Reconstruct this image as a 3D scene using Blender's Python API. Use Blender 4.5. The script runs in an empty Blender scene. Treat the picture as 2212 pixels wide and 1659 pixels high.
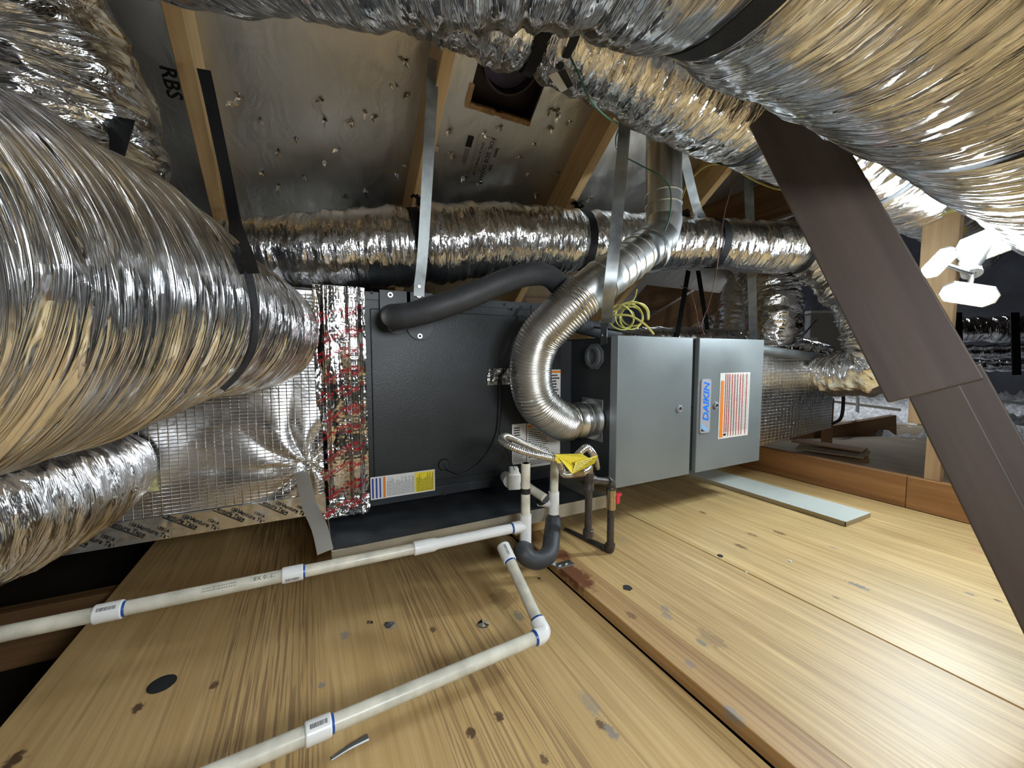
import bpy, bmesh, math, random
import numpy as np
from mathutils import Vector, Matrix
SC = bpy.context.scene
COL = SC.collection
R_ = math.radians
# ------------------------------------------------------------------ camera
EYE = Vector((0, 0, 0.66)); FPX = 854.0; CX, CY = 1106.0, 829.5
YAW, PIT = R_(27.05), R_(3.985)
FW = Vector((math.sin(YAW) * math.cos(PIT), math.cos(YAW) * math.cos(PIT), -math.sin(PIT)))
RT = Vector((math.cos(YAW), -math.sin(YAW), 0))
UP = RT.cross(FW)
cam = bpy.data.cameras.new('camera'); cam.sensor_width = 36; cam.lens = FPX / 2212 * 36
cam.clip_start = 0.01; cam.clip_end = 60
co = bpy.data.objects.new('camera', cam); COL.objects.link(co)
co.matrix_world = Matrix(((RT.x, UP.x, -FW.x, EYE.x), (RT.y, UP.y, -FW.y, EYE.y), (RT.z, UP.z, -FW.z, EYE.z), (0, 0, 0, 1)))
SC.camera = co
# ------------------------------------------------------------------ world, exposure
SC.view_settings.view_transform = 'Standard'; SC.view_settings.look = 'None'
SC.view_settings.gamma = 1; SC.view_settings.use_curve_mapping = False
SC.view_settings.exposure = 1.05
SC.cycles.use_denoising = True
SC.cycles.max_bounces = 7; SC.cycles.glossy_bounces = 5; SC.cycles.diffuse_bounces = 3
SC.cycles.sample_clamp_indirect = 6.0; SC.cycles.caustics_reflective = True; SC.cycles.blur_glossy = 0.2
W = bpy.data.worlds.new('world'); SC.world = W; W.use_nodes = True
W.node_tree.nodes['Background'].inputs[0].default_value = (0.62, 0.70, 0.80, 1)
W.node_tree.nodes['Background'].inputs[1].default_value = 0.10

def area_light(name, loc, target, size, power, color, sy=None):
    l = bpy.data.lights.new(name, 'AREA'); l.size = size; l.energy = power; l.color = color
    if sy: l.shape = 'RECTANGLE'; l.size_y = sy
    o = bpy.data.objects.new(name, l); COL.objects.link(o); o.location = loc
    o.rotation_euler = (Vector(target) - Vector(loc)).to_track_quat('-Z', 'Y').to_euler()
    return o
# unseen fill light added behind the photographer, suggested by reflections on the coil cabinet
area_light('fill_light_behind', (0.42, -0.55, 0.86), (0.1, 1.2, 0.65), 0.42, 8.0, (0.90, 0.96, 1.0), 0.26)
area_light('fill_light_far', (3.4, 2.9, 1.7), (2.9, 1.7, 0.4), 0.5, 6, (0.9, 0.95, 1.0))  # added fill with no visible source, lifts the area the lamp leaves dark
area_light('attic_fill_far', (4.6, 1.6, 2.0), (5.2, 3.0, 0.4), 0.3, 20, (0.9, 0.95, 1.0))  # another added fill, brightens the far walls and insulation
LAMP = 165.0

# ------------------------------------------------------------------ helpers
def P(px, py, Y=None, X=None, Z=None, D=None):
    d = FW + RT * ((px - CX) / FPX) + UP * ((CY - py) / FPX)
    if D is not None: t = D
    elif Y is not None: t = (Y - EYE.y) / d.y
    elif X is not None: t = (X - EYE.x) / d.x
    else: t = (Z - EYE.z) / d.z
    return EYE + d * t

def tag(o, label=None, cat=None, group=None, kind=None):
    if label: o['label'] = label
    if cat: o['category'] = cat
    if group: o['group'] = group
    if kind: o['kind'] = kind
    return o

def thing(name, label, cat, loc=(0, 0, 0), group=None):
    o = bpy.data.objects.new(name, None); COL.objects.link(o); o.location = loc
    o.empty_display_size = .05
    return tag(o, label, cat, group)

def struct_e(name, loc=(0, 0, 0)):
    o = bpy.data.objects.new(name, None); COL.objects.link(o); o.location = loc
    o['kind'] = 'structure'
    return o

def wloc(o):
    v = Vector((0, 0, 0))
    while o is not None:
        v += Vector(o.location); o = o.parent
    return v

class MB:
    def __init__(s): s.v = []; s.f = []; s.m = []; s.uv = []; s.mi = 0
    def add(s, vs, fs, uvs=None):
        b = len(s.v); s.v += [tuple(x) for x in vs]
        for k, f in enumerate(fs):
            s.f.append(tuple(b + i for i in f)); s.m.append(s.mi)
            s.uv.append(uvs[k] if uvs else None)
        return s
    def box(s, x0, x1, y0, y1, z0, z1):
        vs = [(x, y, z) for x in (x0, x1) for y in (y0, y1) for z in (z0, z1)]
        return s.add(vs, [(0, 1, 3, 2), (4, 6, 7, 5), (0, 4, 5, 1), (2, 3, 7, 6), (0, 2, 6, 4), (1, 5, 7, 3)])
    def obox(s, c, ax, ay, az, sx, sy, sz):   # oriented box, full sizes
        c, ax, ay, az = (Vector(t) for t in (c, ax, ay, az))
        vs = [c + ax * (i * sx / 2) + ay * (j * sy / 2) + az * (k * sz / 2) for i in (-1, 1) for j in (-1, 1) for k in (-1, 1)]
        return s.add(vs, [(0, 1, 3, 2), (4, 6, 7, 5), (0, 4, 5, 1), (2, 3, 7, 6), (0, 2, 6, 4), (1, 5, 7, 3)])
    def beam(s, p0, p1, w, t, side):          # w along SIDE (made square to the axis), t along the third direction
        p0, p1 = Vector(p0), Vector(p1); a = (p1 - p0).normalized()
        sd = Vector(side); sd = (sd - a * sd.dot(a)).normalized(); n = a.cross(sd)
        return s.obox((p0 + p1) / 2, a, sd, n, (p1 - p0).length, w, t)
    def cyl(s, p0, p1, r0, r1=None, n=24, cap=True):
        r1 = r0 if r1 is None else r1
        p0, p1 = Vector(p0), Vector(p1); a = (p1 - p0).normalized()
        u = a.orthogonal().normalized(); w = a.cross(u)
        vs = [p + (u * math.cos(2 * math.pi * i / n) + w * math.sin(2 * math.pi * i / n)) * r for p, r in ((p0, r0), (p1, r1)) for i in range(n)]
        fs = [(i, (i + 1) % n, n + (i + 1) % n, n + i) for i in range(n)]
        if cap: fs += [tuple(range(n - 1, -1, -1)), tuple(range(n, 2 * n))]
        return s.add(vs, fs)
    def ring(s, c, a, ri, ro, h, n=28):       # flat washer / collar with a hole
        c, a = Vector(c), Vector(a).normalized(); u = a.orthogonal().normalized(); w = a.cross(u)
        vs = []
        for r, z in ((ri, 0), (ro, 0), (ro, h), (ri, h)):
            vs += [c + a * z + (u * math.cos(2 * math.pi * i / n) + w * math.sin(2 * math.pi * i / n)) * r for i in range(n)]
        fs = [(k * n + i, k * n + (i + 1) % n, ((k + 1) % 4) * n + (i + 1) % n, ((k + 1) % 4) * n + i) for k in range(4) for i in range(n)]
        return s.add(vs, fs)
    def tube(s, pts, r, n=12, cap=True, flat=None):
        pts = [Vector(p) for p in pts]; N = len(pts)
        rs = r if isinstance(r, (list, tuple, np.ndarray)) else [r] * N
        T, U, V_ = frames(pts)
        vs = []
        for k in range(N):
            for i in range(n):
                a = 2 * math.pi * i / n
                vs.append(pts[k] + (U[k] * math.cos(a) * (flat or 1) + V_[k] * math.sin(a)) * rs[k])
        fs = [(k * n + i, k * n + (i + 1) % n, (k + 1) * n + (i + 1) % n, (k + 1) * n + i) for k in range(N - 1) for i in range(n)]
        if cap: fs += [tuple(range(n - 1, -1, -1)), tuple(range((N - 1) * n, N * n))]
        return s.add(vs, fs)
    def ribbon(s, pts, sides, w, t):          # flat band along pts, SIDES = width directions
        pts = [Vector(p) for p in pts]; N = len(pts); vs = []
        for k in range(N):
            a = (pts[min(k + 1, N - 1)] - pts[max(k - 1, 0)]).normalized()
            sd = Vector(sides[k] if isinstance(sides, list) else sides); sd = (sd - a * sd.dot(a)).normalized(); n = a.cross(sd)
            for i, j in ((-1, -1), (1, -1), (1, 1), (-1, 1)): vs.append(pts[k] + sd * (i * w / 2) + n * (j * t / 2))
        fs = [(k * 4 + i, k * 4 + (i + 1) % 4, (k + 1) * 4 + (i + 1) % 4, (k + 1) * 4 + i) for k in range(N - 1) for i in range(4)]
        fs += [(3, 2, 1, 0), tuple(range((N - 1) * 4, N * 4))]
        return s.add(vs, fs)
    def build(s, name, mats, parent=None, smooth=None, bevel=0, label=None):
        off = wloc(parent) if parent is not None else Vector((0, 0, 0))
        me = bpy.data.meshes.new(name)
        me.from_pydata([(v[0] - off.x, v[1] - off.y, v[2] - off.z) for v in s.v], [], s.f)
        if not isinstance(mats, (list, tuple)): mats = [mats]
        for m in mats: me.materials.append(m)
        if len(mats) > 1: me.polygons.foreach_set('material_index', s.m)
        if any(u is not None for u in s.uv):
            l = me.uv_layers.new(name='UVMap'); dat = []
            for f, u in zip(s.f, s.uv): dat += [c for q in (u or [(0, 0)] * len(f)) for c in q]
            l.data.foreach_set('uv', dat)
        me.validate()
        bm = bmesh.new(); bm.from_mesh(me); bmesh.ops.recalc_face_normals(bm, faces=bm.faces); bm.to_mesh(me); bm.free()
        if smooth is not None:
            me.polygons.foreach_set('use_smooth', [True] * len(me.polygons))
            if smooth < 179: me.set_sharp_from_angle(angle=R_(smooth))
        o = bpy.data.objects.new(name, me); COL.objects.link(o)
        if parent is not None: o.parent = parent
        if bevel:
            b = o.modifiers.new('b', 'BEVEL'); b.width = bevel; b.segments = 2; b.limit_method = 'ANGLE'; b.angle_limit = R_(40)
        if label: o['label'] = label
        return o

def frames(pts):
    N = len(pts); T = []
    for k in range(N): T.append((pts[min(k + 1, N - 1)] - pts[max(k - 1, 0)]).normalized())
    u = Vector((0, 0, 1)); u = u - T[0] * u.dot(T[0])
    if u.length < .05: u = T[0].orthogonal()
    u.normalize(); U = [u]
    for k in range(1, N):
        q = T[k - 1].rotation_difference(T[k]); u = q @ U[-1]; u = (u - T[k] * u.dot(T[k])).normalized(); U.append(u)
    return T, U, [T[k].cross(U[k]) for k in range(N)]

def smoothpath(pts, n):
    """Catmull-Rom through pts, resampled to n points of equal spacing."""
    p = [Vector(q) for q in pts]; p = [p[0] * 2 - p[1]] + p + [p[-1] * 2 - p[-2]]
    out = []
    for i in range(1, len(p) - 2):
        for k in range(24):
            t = k / 24; a, b, c, d = p[i - 1:i + 3]
            out.append(.5 * ((2 * b) + (c - a) * t + (2 * a - 5 * b + 4 * c - d) * t * t + (3 * b - a - 3 * c + d) * t ** 3))
    out.append(p[-2])
    L = [0]
    for a, b in zip(out, out[1:]): L.append(L[-1] + (b - a).length)
    res = []; j = 0
    for k in range(n):
        s = L[-1] * k / (n - 1)
        while j < len(L) - 2 and L[j + 1] < s: j += 1
        t = (s - L[j]) / max(L[j + 1] - L[j], 1e-9); res.append(out[j].lerp(out[j + 1], min(max(t, 0), 1)))
    return res, L[-1]

TABS = {}
def vnoise(u, v, pv, seed, lin=False):
    """value noise, v periodic with pv cells"""
    kk = (seed, max(int(pv), 1))
    if kk not in TABS: TABS[kk] = np.random.RandomState(seed).rand(512, kk[1])
    tab = TABS[kk]
    iu = np.floor(u).astype(int); iv = np.floor(v).astype(int); fu = u - iu; fv = v - iv
    if not lin: fu = fu * fu * (3 - 2 * fu)
    fv = fv * fv * (3 - 2 * fv); pv = max(int(pv), 1)
    g = lambda a, b: tab[a % 512, b % pv]
    return (g(iu, iv) * (1 - fu) + g(iu + 1, iv) * fu) * (1 - fv) + (g(iu, iv + 1) * (1 - fu) + g(iu + 1, iv + 1) * fu) * fv

# ------------------------------------------------------------------ materials
def mat(name):
    m = bpy.data.materials.new(name); m.use_nodes = True
    nt = m.node_tree; return m, nt, nt.nodes['Principled BSDF']
def nd(nt, t, **kw):
    n = nt.nodes.new(t)
    for k, v in kw.items():
        if isinstance(k, str) and hasattr(n, k): setattr(n, k, v)
    return n
def plain(name, col, rough=.5, metal=0, noise=0, nscale=30, bump=0, bscale=200, spec=None, coat=0):
    m, nt, b = mat(name); L = nt.links
    b.inputs['Base Color'].default_value = (*col, 1); b.inputs['Roughness'].default_value = rough; b.inputs['Metallic'].default_value = metal
    if spec is not None: b.inputs['Specular IOR Level'].default_value = spec
    if coat: b.inputs['Coat Weight'].default_value = coat
    if noise or bump:
        tc = nd(nt, 'ShaderNodeTexCoord')
        n = nd(nt, 'ShaderNodeTexNoise'); n.inputs['Scale'].default_value = nscale; n.inputs['Detail'].default_value = 5
        L.new(tc.outputs['Object'], n.inputs['Vector'])
        if noise:
            r = nd(nt, 'ShaderNodeValToRGB'); r.color_ramp.elements[0].position = .3; r.color_ramp.elements[1].position = .72
            r.color_ramp.elements[0].color = (*[max(c * (1 - noise), 0) for c in col], 1); r.color_ramp.elements[1].color = (*[min(c * (1 + noise * .6), 1) for c in col], 1)
            L.new(n.outputs['Fac'], r.inputs['Fac']); L.new(r.outputs['Color'], b.inputs['Base Color'])
            mr = nd(nt, 'ShaderNodeMapRange'); mr.inputs[3].default_value = max(rough - .12, .05); mr.inputs[4].default_value = min(rough + .12, 1)
            L.new(n.outputs['Fac'], mr.inputs[0]); L.new(mr.outputs[0], b.inputs['Roughness'])
        if bump:
            n2 = nd(nt, 'ShaderNodeTexNoise'); n2.inputs['Scale'].default_value = bscale; n2.inputs['Detail'].default_value = 3
            L.new(tc.outputs['Object'], n2.inputs['Vector'])
            bp = nd(nt, 'ShaderNodeBump'); bp.inputs['Strength'].default_value = bump; bp.inputs['Distance'].default_value = .002
            L.new(n2.outputs['Fac'], bp.inputs['Height']); L.new(bp.outputs[0], b.inputs['Normal'])
    return m

def foil(name, col=(.80, .80, .81), rough=.2, su=55, sv=7, strength=.8, dist=.004, fine=.35, grid=None):
    """crinkled aluminium facing; UV in metres, u along the duct, v around it"""
    m, nt, b = mat(name); L = nt.links
    b.inputs['Metallic'].default_value = 1; b.inputs['Base Color'].default_value = (*col, 1)
    uv = nd(nt, 'ShaderNodeTexCoord')
    def N(scx, scy, detail=4, dis=.6, rgh=.55):
        mp = nd(nt, 'ShaderNodeMapping'); mp.inputs['Scale'].default_value = (scx, scy, 1)
        L.new(uv.outputs['UV'], mp.inputs['Vector'])
        n = nd(nt, 'ShaderNodeTexNoise'); n.noise_dimensions = '2D'; n.inputs['Scale'].default_value = 1; n.inputs['Detail'].default_value = detail
        n.inputs['Roughness'].default_value = rgh; n.inputs['Distortion'].default_value = dis
        L.new(mp.outputs[0], n.inputs['Vector']); return n
    a = N(su, sv)
    mpv = nd(nt, 'ShaderNodeMapping'); mpv.inputs['Scale'].default_value = (su * 1.5, su * .55, 1); L.new(uv.outputs['UV'], mpv.inputs['Vector'])
    wn = nd(nt, 'ShaderNodeTexNoise'); wn.noise_dimensions = '2D'; wn.inputs['Scale'].default_value = .7; L.new(mpv.outputs[0], wn.inputs['Vector'])
    wa = nd(nt, 'ShaderNodeVectorMath', operation='MULTIPLY_ADD'); wa.inputs[1].default_value = (1.2, 1.2, 0); L.new(wn.outputs['Color'], wa.inputs[0]); L.new(mpv.outputs[0], wa.inputs[2])
    c = nd(nt, 'ShaderNodeTexVoronoi'); c.voronoi_dimensions = '2D'; c.inputs['Scale'].default_value = 1; L.new(wa.outputs[0], c.inputs['Vector'])
    # ridged: |n-.5|
    def ridge(n):
        s = nd(nt, 'ShaderNodeMath', operation='SUBTRACT'); s.inputs[1].default_value = .5; L.new(n.outputs['Fac'], s.inputs[0])
        q = nd(nt, 'ShaderNodeMath', operation='ABSOLUTE'); L.new(s.outputs[0], q.inputs[0]); return q
    ra = ridge(a)
    mu = nd(nt, 'ShaderNodeMath', operation='MULTIPLY'); mu.inputs[1].default_value = fine; L.new(c.outputs['Distance'], mu.inputs[0])
    ad = nd(nt, 'ShaderNodeMath', operation='ADD'); L.new(ra.outputs[0], ad.inputs[0]); L.new(mu.outputs[0], ad.inputs[1])
    h = ad
    if grid:
        sx = nd(nt, 'ShaderNodeSeparateXYZ'); L.new(uv.outputs['UV'], sx.inputs[0])
        for k, per in ((0, grid[0]), (1, grid[1])):
            f = nd(nt, 'ShaderNodeMath', operation='PINGPONG'); f.inputs[1].default_value = per / 2; L.new(sx.outputs[k], f.inputs[0])
            g = nd(nt, 'ShaderNodeMapRange'); g.inputs[1].default_value = 0; g.inputs[2].default_value = .0013; g.inputs[3].default_value = grid[2]; g.inputs[4].default_value = 0
            L.new(f.outputs[0], g.inputs[0])
            x = nd(nt, 'ShaderNodeMath', operation='ADD'); L.new(h.outputs[0], x.inputs[0]); L.new(g.outputs[0], x.inputs[1]); h = x
    bp = nd(nt, 'ShaderNodeBump'); bp.inputs['Strength'].default_value = strength; bp.inputs['Distance'].default_value = dist
    L.new(h.outputs[0], bp.inputs['Height']); L.new(bp.outputs[0], b.inputs['Normal'])
    mr = nd(nt, 'ShaderNodeMapRange'); mr.inputs[3].default_value = rough * .6; mr.inputs[4].default_value = rough * 1.5
    n3 = N(9, 9, 2, 0); L.new(n3.outputs['Fac'], mr.inputs[0]); L.new(mr.outputs[0], b.inputs['Roughness'])
    return m

def wood(name, dark, light, axis='Y', grain=70, along=3.0, rough=.6, contrast=1.0, knots=(), spots=(), lines=0, coat=0, bands=()):
    """grain runs along AXIS in object space; knots / spots = (x, y, z, r, stretch, colour, strength)"""
    m, nt, b = mat(name); L = nt.links
    tc = nd(nt, 'ShaderNodeTexCoord')
    sc = {'X': (along, grain, grain), 'Y': (grain, along, grain), 'Z': (grain, grain, along)}[axis]
    def nz(k, detail, dis, w=0):
        mp = nd(nt, 'ShaderNodeMapping'); mp.inputs['Scale'].default_value = tuple(s * k for s in sc); mp.inputs['Location'].default_value = (w, w * .7, w * .3)
        L.new(tc.outputs['Object'], mp.inputs['Vector'])
        n = nd(nt, 'ShaderNodeTexNoise'); n.inputs['Scale'].default_value = 1; n.inputs['Detail'].default_value = detail; n.inputs['Distortion'].default_value = dis
        L.new(mp.outputs[0], n.inputs['Vector']); return n
    a = nz(1, 6, .5); c = nz(.16, 3, 1.5, 7)
    mx = nd(nt, 'ShaderNodeMix'); mx.data_type = 'FLOAT'; mx.inputs[0].default_value = .5
    L.new(a.outputs['Fac'], mx.inputs[2]); L.new(c.outputs['Fac'], mx.inputs[3])
    r = nd(nt, 'ShaderNodeValToRGB'); e = r.color_ramp.elements
    e[0].position = .5 - .2 / contrast; e[1].position = .5 + .17 / contrast; e[0].color = (*dark, 1); e[1].color = (*light, 1)
    L.new(mx.outputs[0], r.inputs['Fac']); col = r.outputs['Color']
    big = nd(nt, 'ShaderNodeTexNoise'); big.inputs['Scale'].default_value = 2.2; big.inputs['Detail'].default_value = 3; L.new(tc.outputs['Object'], big.inputs['Vector'])
    if lines:
        ln = nz(.9, 2, .25, 3); rr = nd(nt, 'ShaderNodeValToRGB'); rr.color_ramp.elements[0].position = .40; rr.color_ramp.elements[1].position = .47
        rr.color_ramp.elements[0].color = (.30, .18, .08, 1); rr.color_ramp.elements[1].color = (1, 1, 1, 1)
        L.new(ln.outputs['Fac'], rr.inputs['Fac'])
        gate = nd(nt, 'ShaderNodeMapRange'); gate.inputs[1].default_value = .46; gate.inputs[2].default_value = .6; gate.inputs[4].default_value = lines
        L.new(c.outputs['Fac'], gate.inputs[0])
        mm = nd(nt, 'ShaderNodeMix'); mm.data_type = 'RGBA'; mm.blend_type = 'MULTIPLY'; L.new(gate.outputs[0], mm.inputs[0])
        L.new(col, mm.inputs[6]); L.new(rr.outputs['Color'], mm.inputs[7]); col = mm.outputs[2]
    for (x0, x1, dens, kk_) in bands:     # raised, weathered grain in strips of the sheet
        sx = nd(nt, 'ShaderNodeSeparateXYZ'); wv = nd(nt, 'ShaderNodeTexNoise'); wv.inputs['Scale'].default_value = 4; L.new(tc.outputs['Object'], wv.inputs['Vector'])
        L.new(tc.outputs['Object'], sx.inputs[0]); xo = nd(nt, 'ShaderNodeMath', operation='MULTIPLY_ADD'); xo.inputs[1].default_value = .10; L.new(wv.outputs['Fac'], xo.inputs[0]); L.new(sx.outputs[0], xo.inputs[2])
        g = nd(nt, 'ShaderNodeMath', operation='SUBTRACT'); g.inputs[1].default_value = (x0 + x1) / 2 + .05; L.new(xo.outputs[0], g.inputs[0]); g2 = nd(nt, 'ShaderNodeMath', operation='ABSOLUTE'); L.new(g.outputs[0], g2.inputs[0])
        g3 = nd(nt, 'ShaderNodeMapRange'); g3.inputs[1].default_value = (x1 - x0) / 2 - .02; g3.inputs[2].default_value = (x1 - x0) / 2 + .015; g3.inputs[3].default_value = kk_; g3.inputs[4].default_value = 0; L.new(g2.outputs[0], g3.inputs[0])
        mp = nd(nt, 'ShaderNodeMapping'); mp.inputs['Scale'].default_value = (dens, 3.2, 1); L.new(tc.outputs['Object'], mp.inputs['Vector'])
        ln2 = nd(nt, 'ShaderNodeTexNoise'); ln2.inputs['Scale'].default_value = 1; ln2.inputs['Detail'].default_value = 3; ln2.inputs['Distortion'].default_value = .15; L.new(mp.outputs[0], ln2.inputs['Vector'])
        rr2 = nd(nt, 'ShaderNodeMapRange'); rr2.inputs[1].default_value = .43; rr2.inputs[2].default_value = .50; rr2.inputs[3].default_value = 1; rr2.inputs[4].default_value = 0; L.new(ln2.outputs['Fac'], rr2.inputs[0])
        m1 = nd(nt, 'ShaderNodeMath', operation='MULTIPLY'); L.new(rr2.outputs[0], m1.inputs[0]); L.new(g3.outputs[0], m1.inputs[1])
        mm = nd(nt, 'ShaderNodeMix'); mm.data_type = 'RGBA'; L.new(m1.outputs[0], mm.inputs[0]); L.new(col, mm.inputs[6]); mm.inputs[7].default_value = (.27, .165, .075, 1); col = mm.outputs[2]
    for (x, y, z, rad, st, cc, k) in list(knots) + list(spots):
        vm = nd(nt, 'ShaderNodeVectorMath', operation='SUBTRACT'); vm.inputs[1].default_value = (x, y, z); L.new(tc.outputs['Object'], vm.inputs[0])
        v2 = nd(nt, 'ShaderNodeVectorMath', operation='MULTIPLY'); v2.inputs[1].default_value = {'X': (1 / st, 1, 1), 'Y': (1, 1 / st, 1), 'Z': (1, 1, 1 / st)}[axis]; L.new(vm.outputs[0], v2.inputs[0])
        ng = nd(nt, 'ShaderNodeTexNoise'); ng.inputs['Scale'].default_value = 1.6 / rad; ng.inputs['Detail'].default_value = 3; L.new(tc.outputs['Object'], ng.inputs['Vector'])
        ln_ = nd(nt, 'ShaderNodeVectorMath', operation='LENGTH'); L.new(v2.outputs[0], ln_.inputs[0])
        ma = nd(nt, 'ShaderNodeMath', operation='MULTIPLY_ADD'); ma.inputs[1].default_value = rad * 1.6; L.new(ng.outputs['Fac'], ma.inputs[0]); L.new(ln_.outputs['Value'], ma.inputs[2])
        g = nd(nt, 'ShaderNodeMapRange'); g.inputs[1].default_value = rad * 1.45; g.inputs[2].default_value = rad * 1.85; g.inputs[3].default_value = k; g.inputs[4].default_value = 0
        L.new(ma.outputs[0], g.inputs[0])
        mm = nd(nt, 'ShaderNodeMix'); mm.data_type = 'RGBA'; L.new(g.outputs[0], mm.inputs[0]); L.new(col, mm.inputs[6]); mm.inputs[7].default_value = (*cc, 1); col = mm.outputs[2]
    hs = nd(nt, 'ShaderNodeHueSaturation'); v = nd(nt, 'ShaderNodeMapRange'); v.inputs[3].default_value = .78; v.inputs[4].default_value = 1.2
    L.new(big.outputs['Fac'], v.inputs[0]); L.new(v.outputs[0], hs.inputs['Value']); L.new(col, hs.inputs['Color']); L.new(hs.outputs[0], b.inputs['Base Color'])
    b.inputs['Roughness'].default_value = rough
    if coat: b.inputs['Coat Weight'].default_value = coat; b.inputs['Coat Roughness'].default_value = .35
    bp = nd(nt, 'ShaderNodeBump'); bp.inputs['Strength'].default_value = .35; bp.inputs['Distance'].default_value = .0015
    L.new(a.outputs['Fac'], bp.inputs['Height']); L.new(bp.outputs[0], b.inputs['Normal'])
    return m

M = {}
M['foilA'] = foil('duct_foil', (.88, .88, .89), rough=.13, su=75, sv=3, strength=1, dist=.006, fine=.12)
M['foilB'] = foil('duct_foil_fine', (.88, .88, .89), rough=.15, su=60, sv=10, strength=1, dist=.006, fine=.28)
M['foilC'] = foil('duct_foil_crushed', (.88, .88, .89), rough=.14, su=34, sv=12, strength=1, dist=.008, fine=.3)
M['scrim'] = foil('scrim_foil', rough=.24, su=9, sv=9, strength=.8, dist=.003, fine=.05, grid=(.019, .0095, .3))
M['tapeface'] = foil('joint_tape_foil', (.86, .85, .84), rough=.13, su=22, sv=5, strength=.45, dist=.004, fine=.12)
M['tapefoil'] = foil('tape_foil', (.84, .83, .82), rough=.14, su=30, sv=9, strength=.8, dist=.005, fine=.3)
M['galv'] = plain('galvanized_steel', (.36, .385, .39), .5, 1, .3, 25, .15, 60)
M['bright'] = plain('bright_galvanized', (.74, .76, .76), .33, 1, .12, 8, .06, 30)
M['flexal'] = plain('flexible_aluminium', (.70, .69, .66), .30, 1, .1, 14)
M['dark'] = plain('dark_painted_steel', (.021, .025, .027), .40, 0, .25, 5, .3, 260, spec=.4)
M['dark2'] = plain('darker_steel', (.022, .025, .028), .45, 0, .2, 8)
M['grey'] = plain('grey_door_paint', (.215, .24, .245), .38, .25, .10, 5, .08, 150, coat=.2)
M['greyedge'] = plain('grey_door_edge', (.26, .29, .30), .4, .2)
M['black'] = plain('black_rubber', (.012, .012, .014), .6)
M['blackfoam'] = plain('black_pipe_foam', (.034, .036, .040), .55, 0, .15, 60, .25, 500)
M['web'] = plain('black_webbing', (.006, .006, .007), .6, 0, .3, 600, .6, 700, spec=.3)
M['pvc'] = plain('aged_pvc', (.66, .63, .52), .38, 0, .30, 22, coat=.1)
M['pvcw'] = plain('white_pvc', (.80, .80, .78), .3, 0, .05, 20)
M['blue'] = plain('blue_primer', (.01, .07, .30), .3)
M['iron'] = plain('black_iron_pipe', (.085, .072, .065), .42, .5, .4, 60, .2, 300)
M['brass'] = plain('brass', (.55, .47, .30), .3, 1, .2, 60)
M['red'] = plain('red_plastic', (.65, .03, .05), .35)
M['yellow'] = plain('yellow_paper', (.86, .68, .03), .5, 0, .08, 60)
M['ycable'] = plain('yellow_cable', (.62, .58, .16), .4)
M['green'] = plain('green_wire', (.03, .16, .09), .4)
M['brown'] = plain('brown_wire', (.20, .10, .07), .5)
M['white'] = plain('white_paper', (.76, .74, .70), .5)
M['whiteboard'] = plain('white_melamine', (.68, .72, .66), .35, 0, .06, 9)
M['orange'] = plain('orange_ink', (.80, .22, .02), .5)
M['redink'] = plain('red_ink', (.50, .06, .04), .5)
M['tapered'] = plain('tape_red_ink', (.42, .015, .02), .4)
M['blueink'] = plain('blue_ink', (.02, .04, .25), .5)
M['ink'] = plain('black_ink', (.01, .01, .01), .5)
M['greyink'] = plain('grey_ink', (.18, .17, .16), .5)
M['logoblue'] = plain('logo_blue', (.01, .20, .85), .4)
M['logolight'] = plain('logo_light_blue', (.22, .50, .85), .4)
M['plate'] = plain('silver_plate', (.50, .50, .56), .35, .3)
M['vent'] = plain('brown_vent_plastic', (.030, .015, .018), .4)
M['purple'] = plain('purple_hood', (.035, .022, .055), .5)
M['osb'] = plain('osb_edge', (.34, .19, .07), .8, 0, .3, 60, .4, 200)
M['fluff'] = plain('blown_insulation', (.50, .51, .52), .95, 0, .45, 38, 1.0, 55)
M['tealduct'] = plain('sealed_duct_board', (.23, .25, .26), .5, .6, .2, 10)
M['fibre'] = plain('yellow_glass_wool', (.42, .38, .18), .9, 0, .4, 80)
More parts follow.
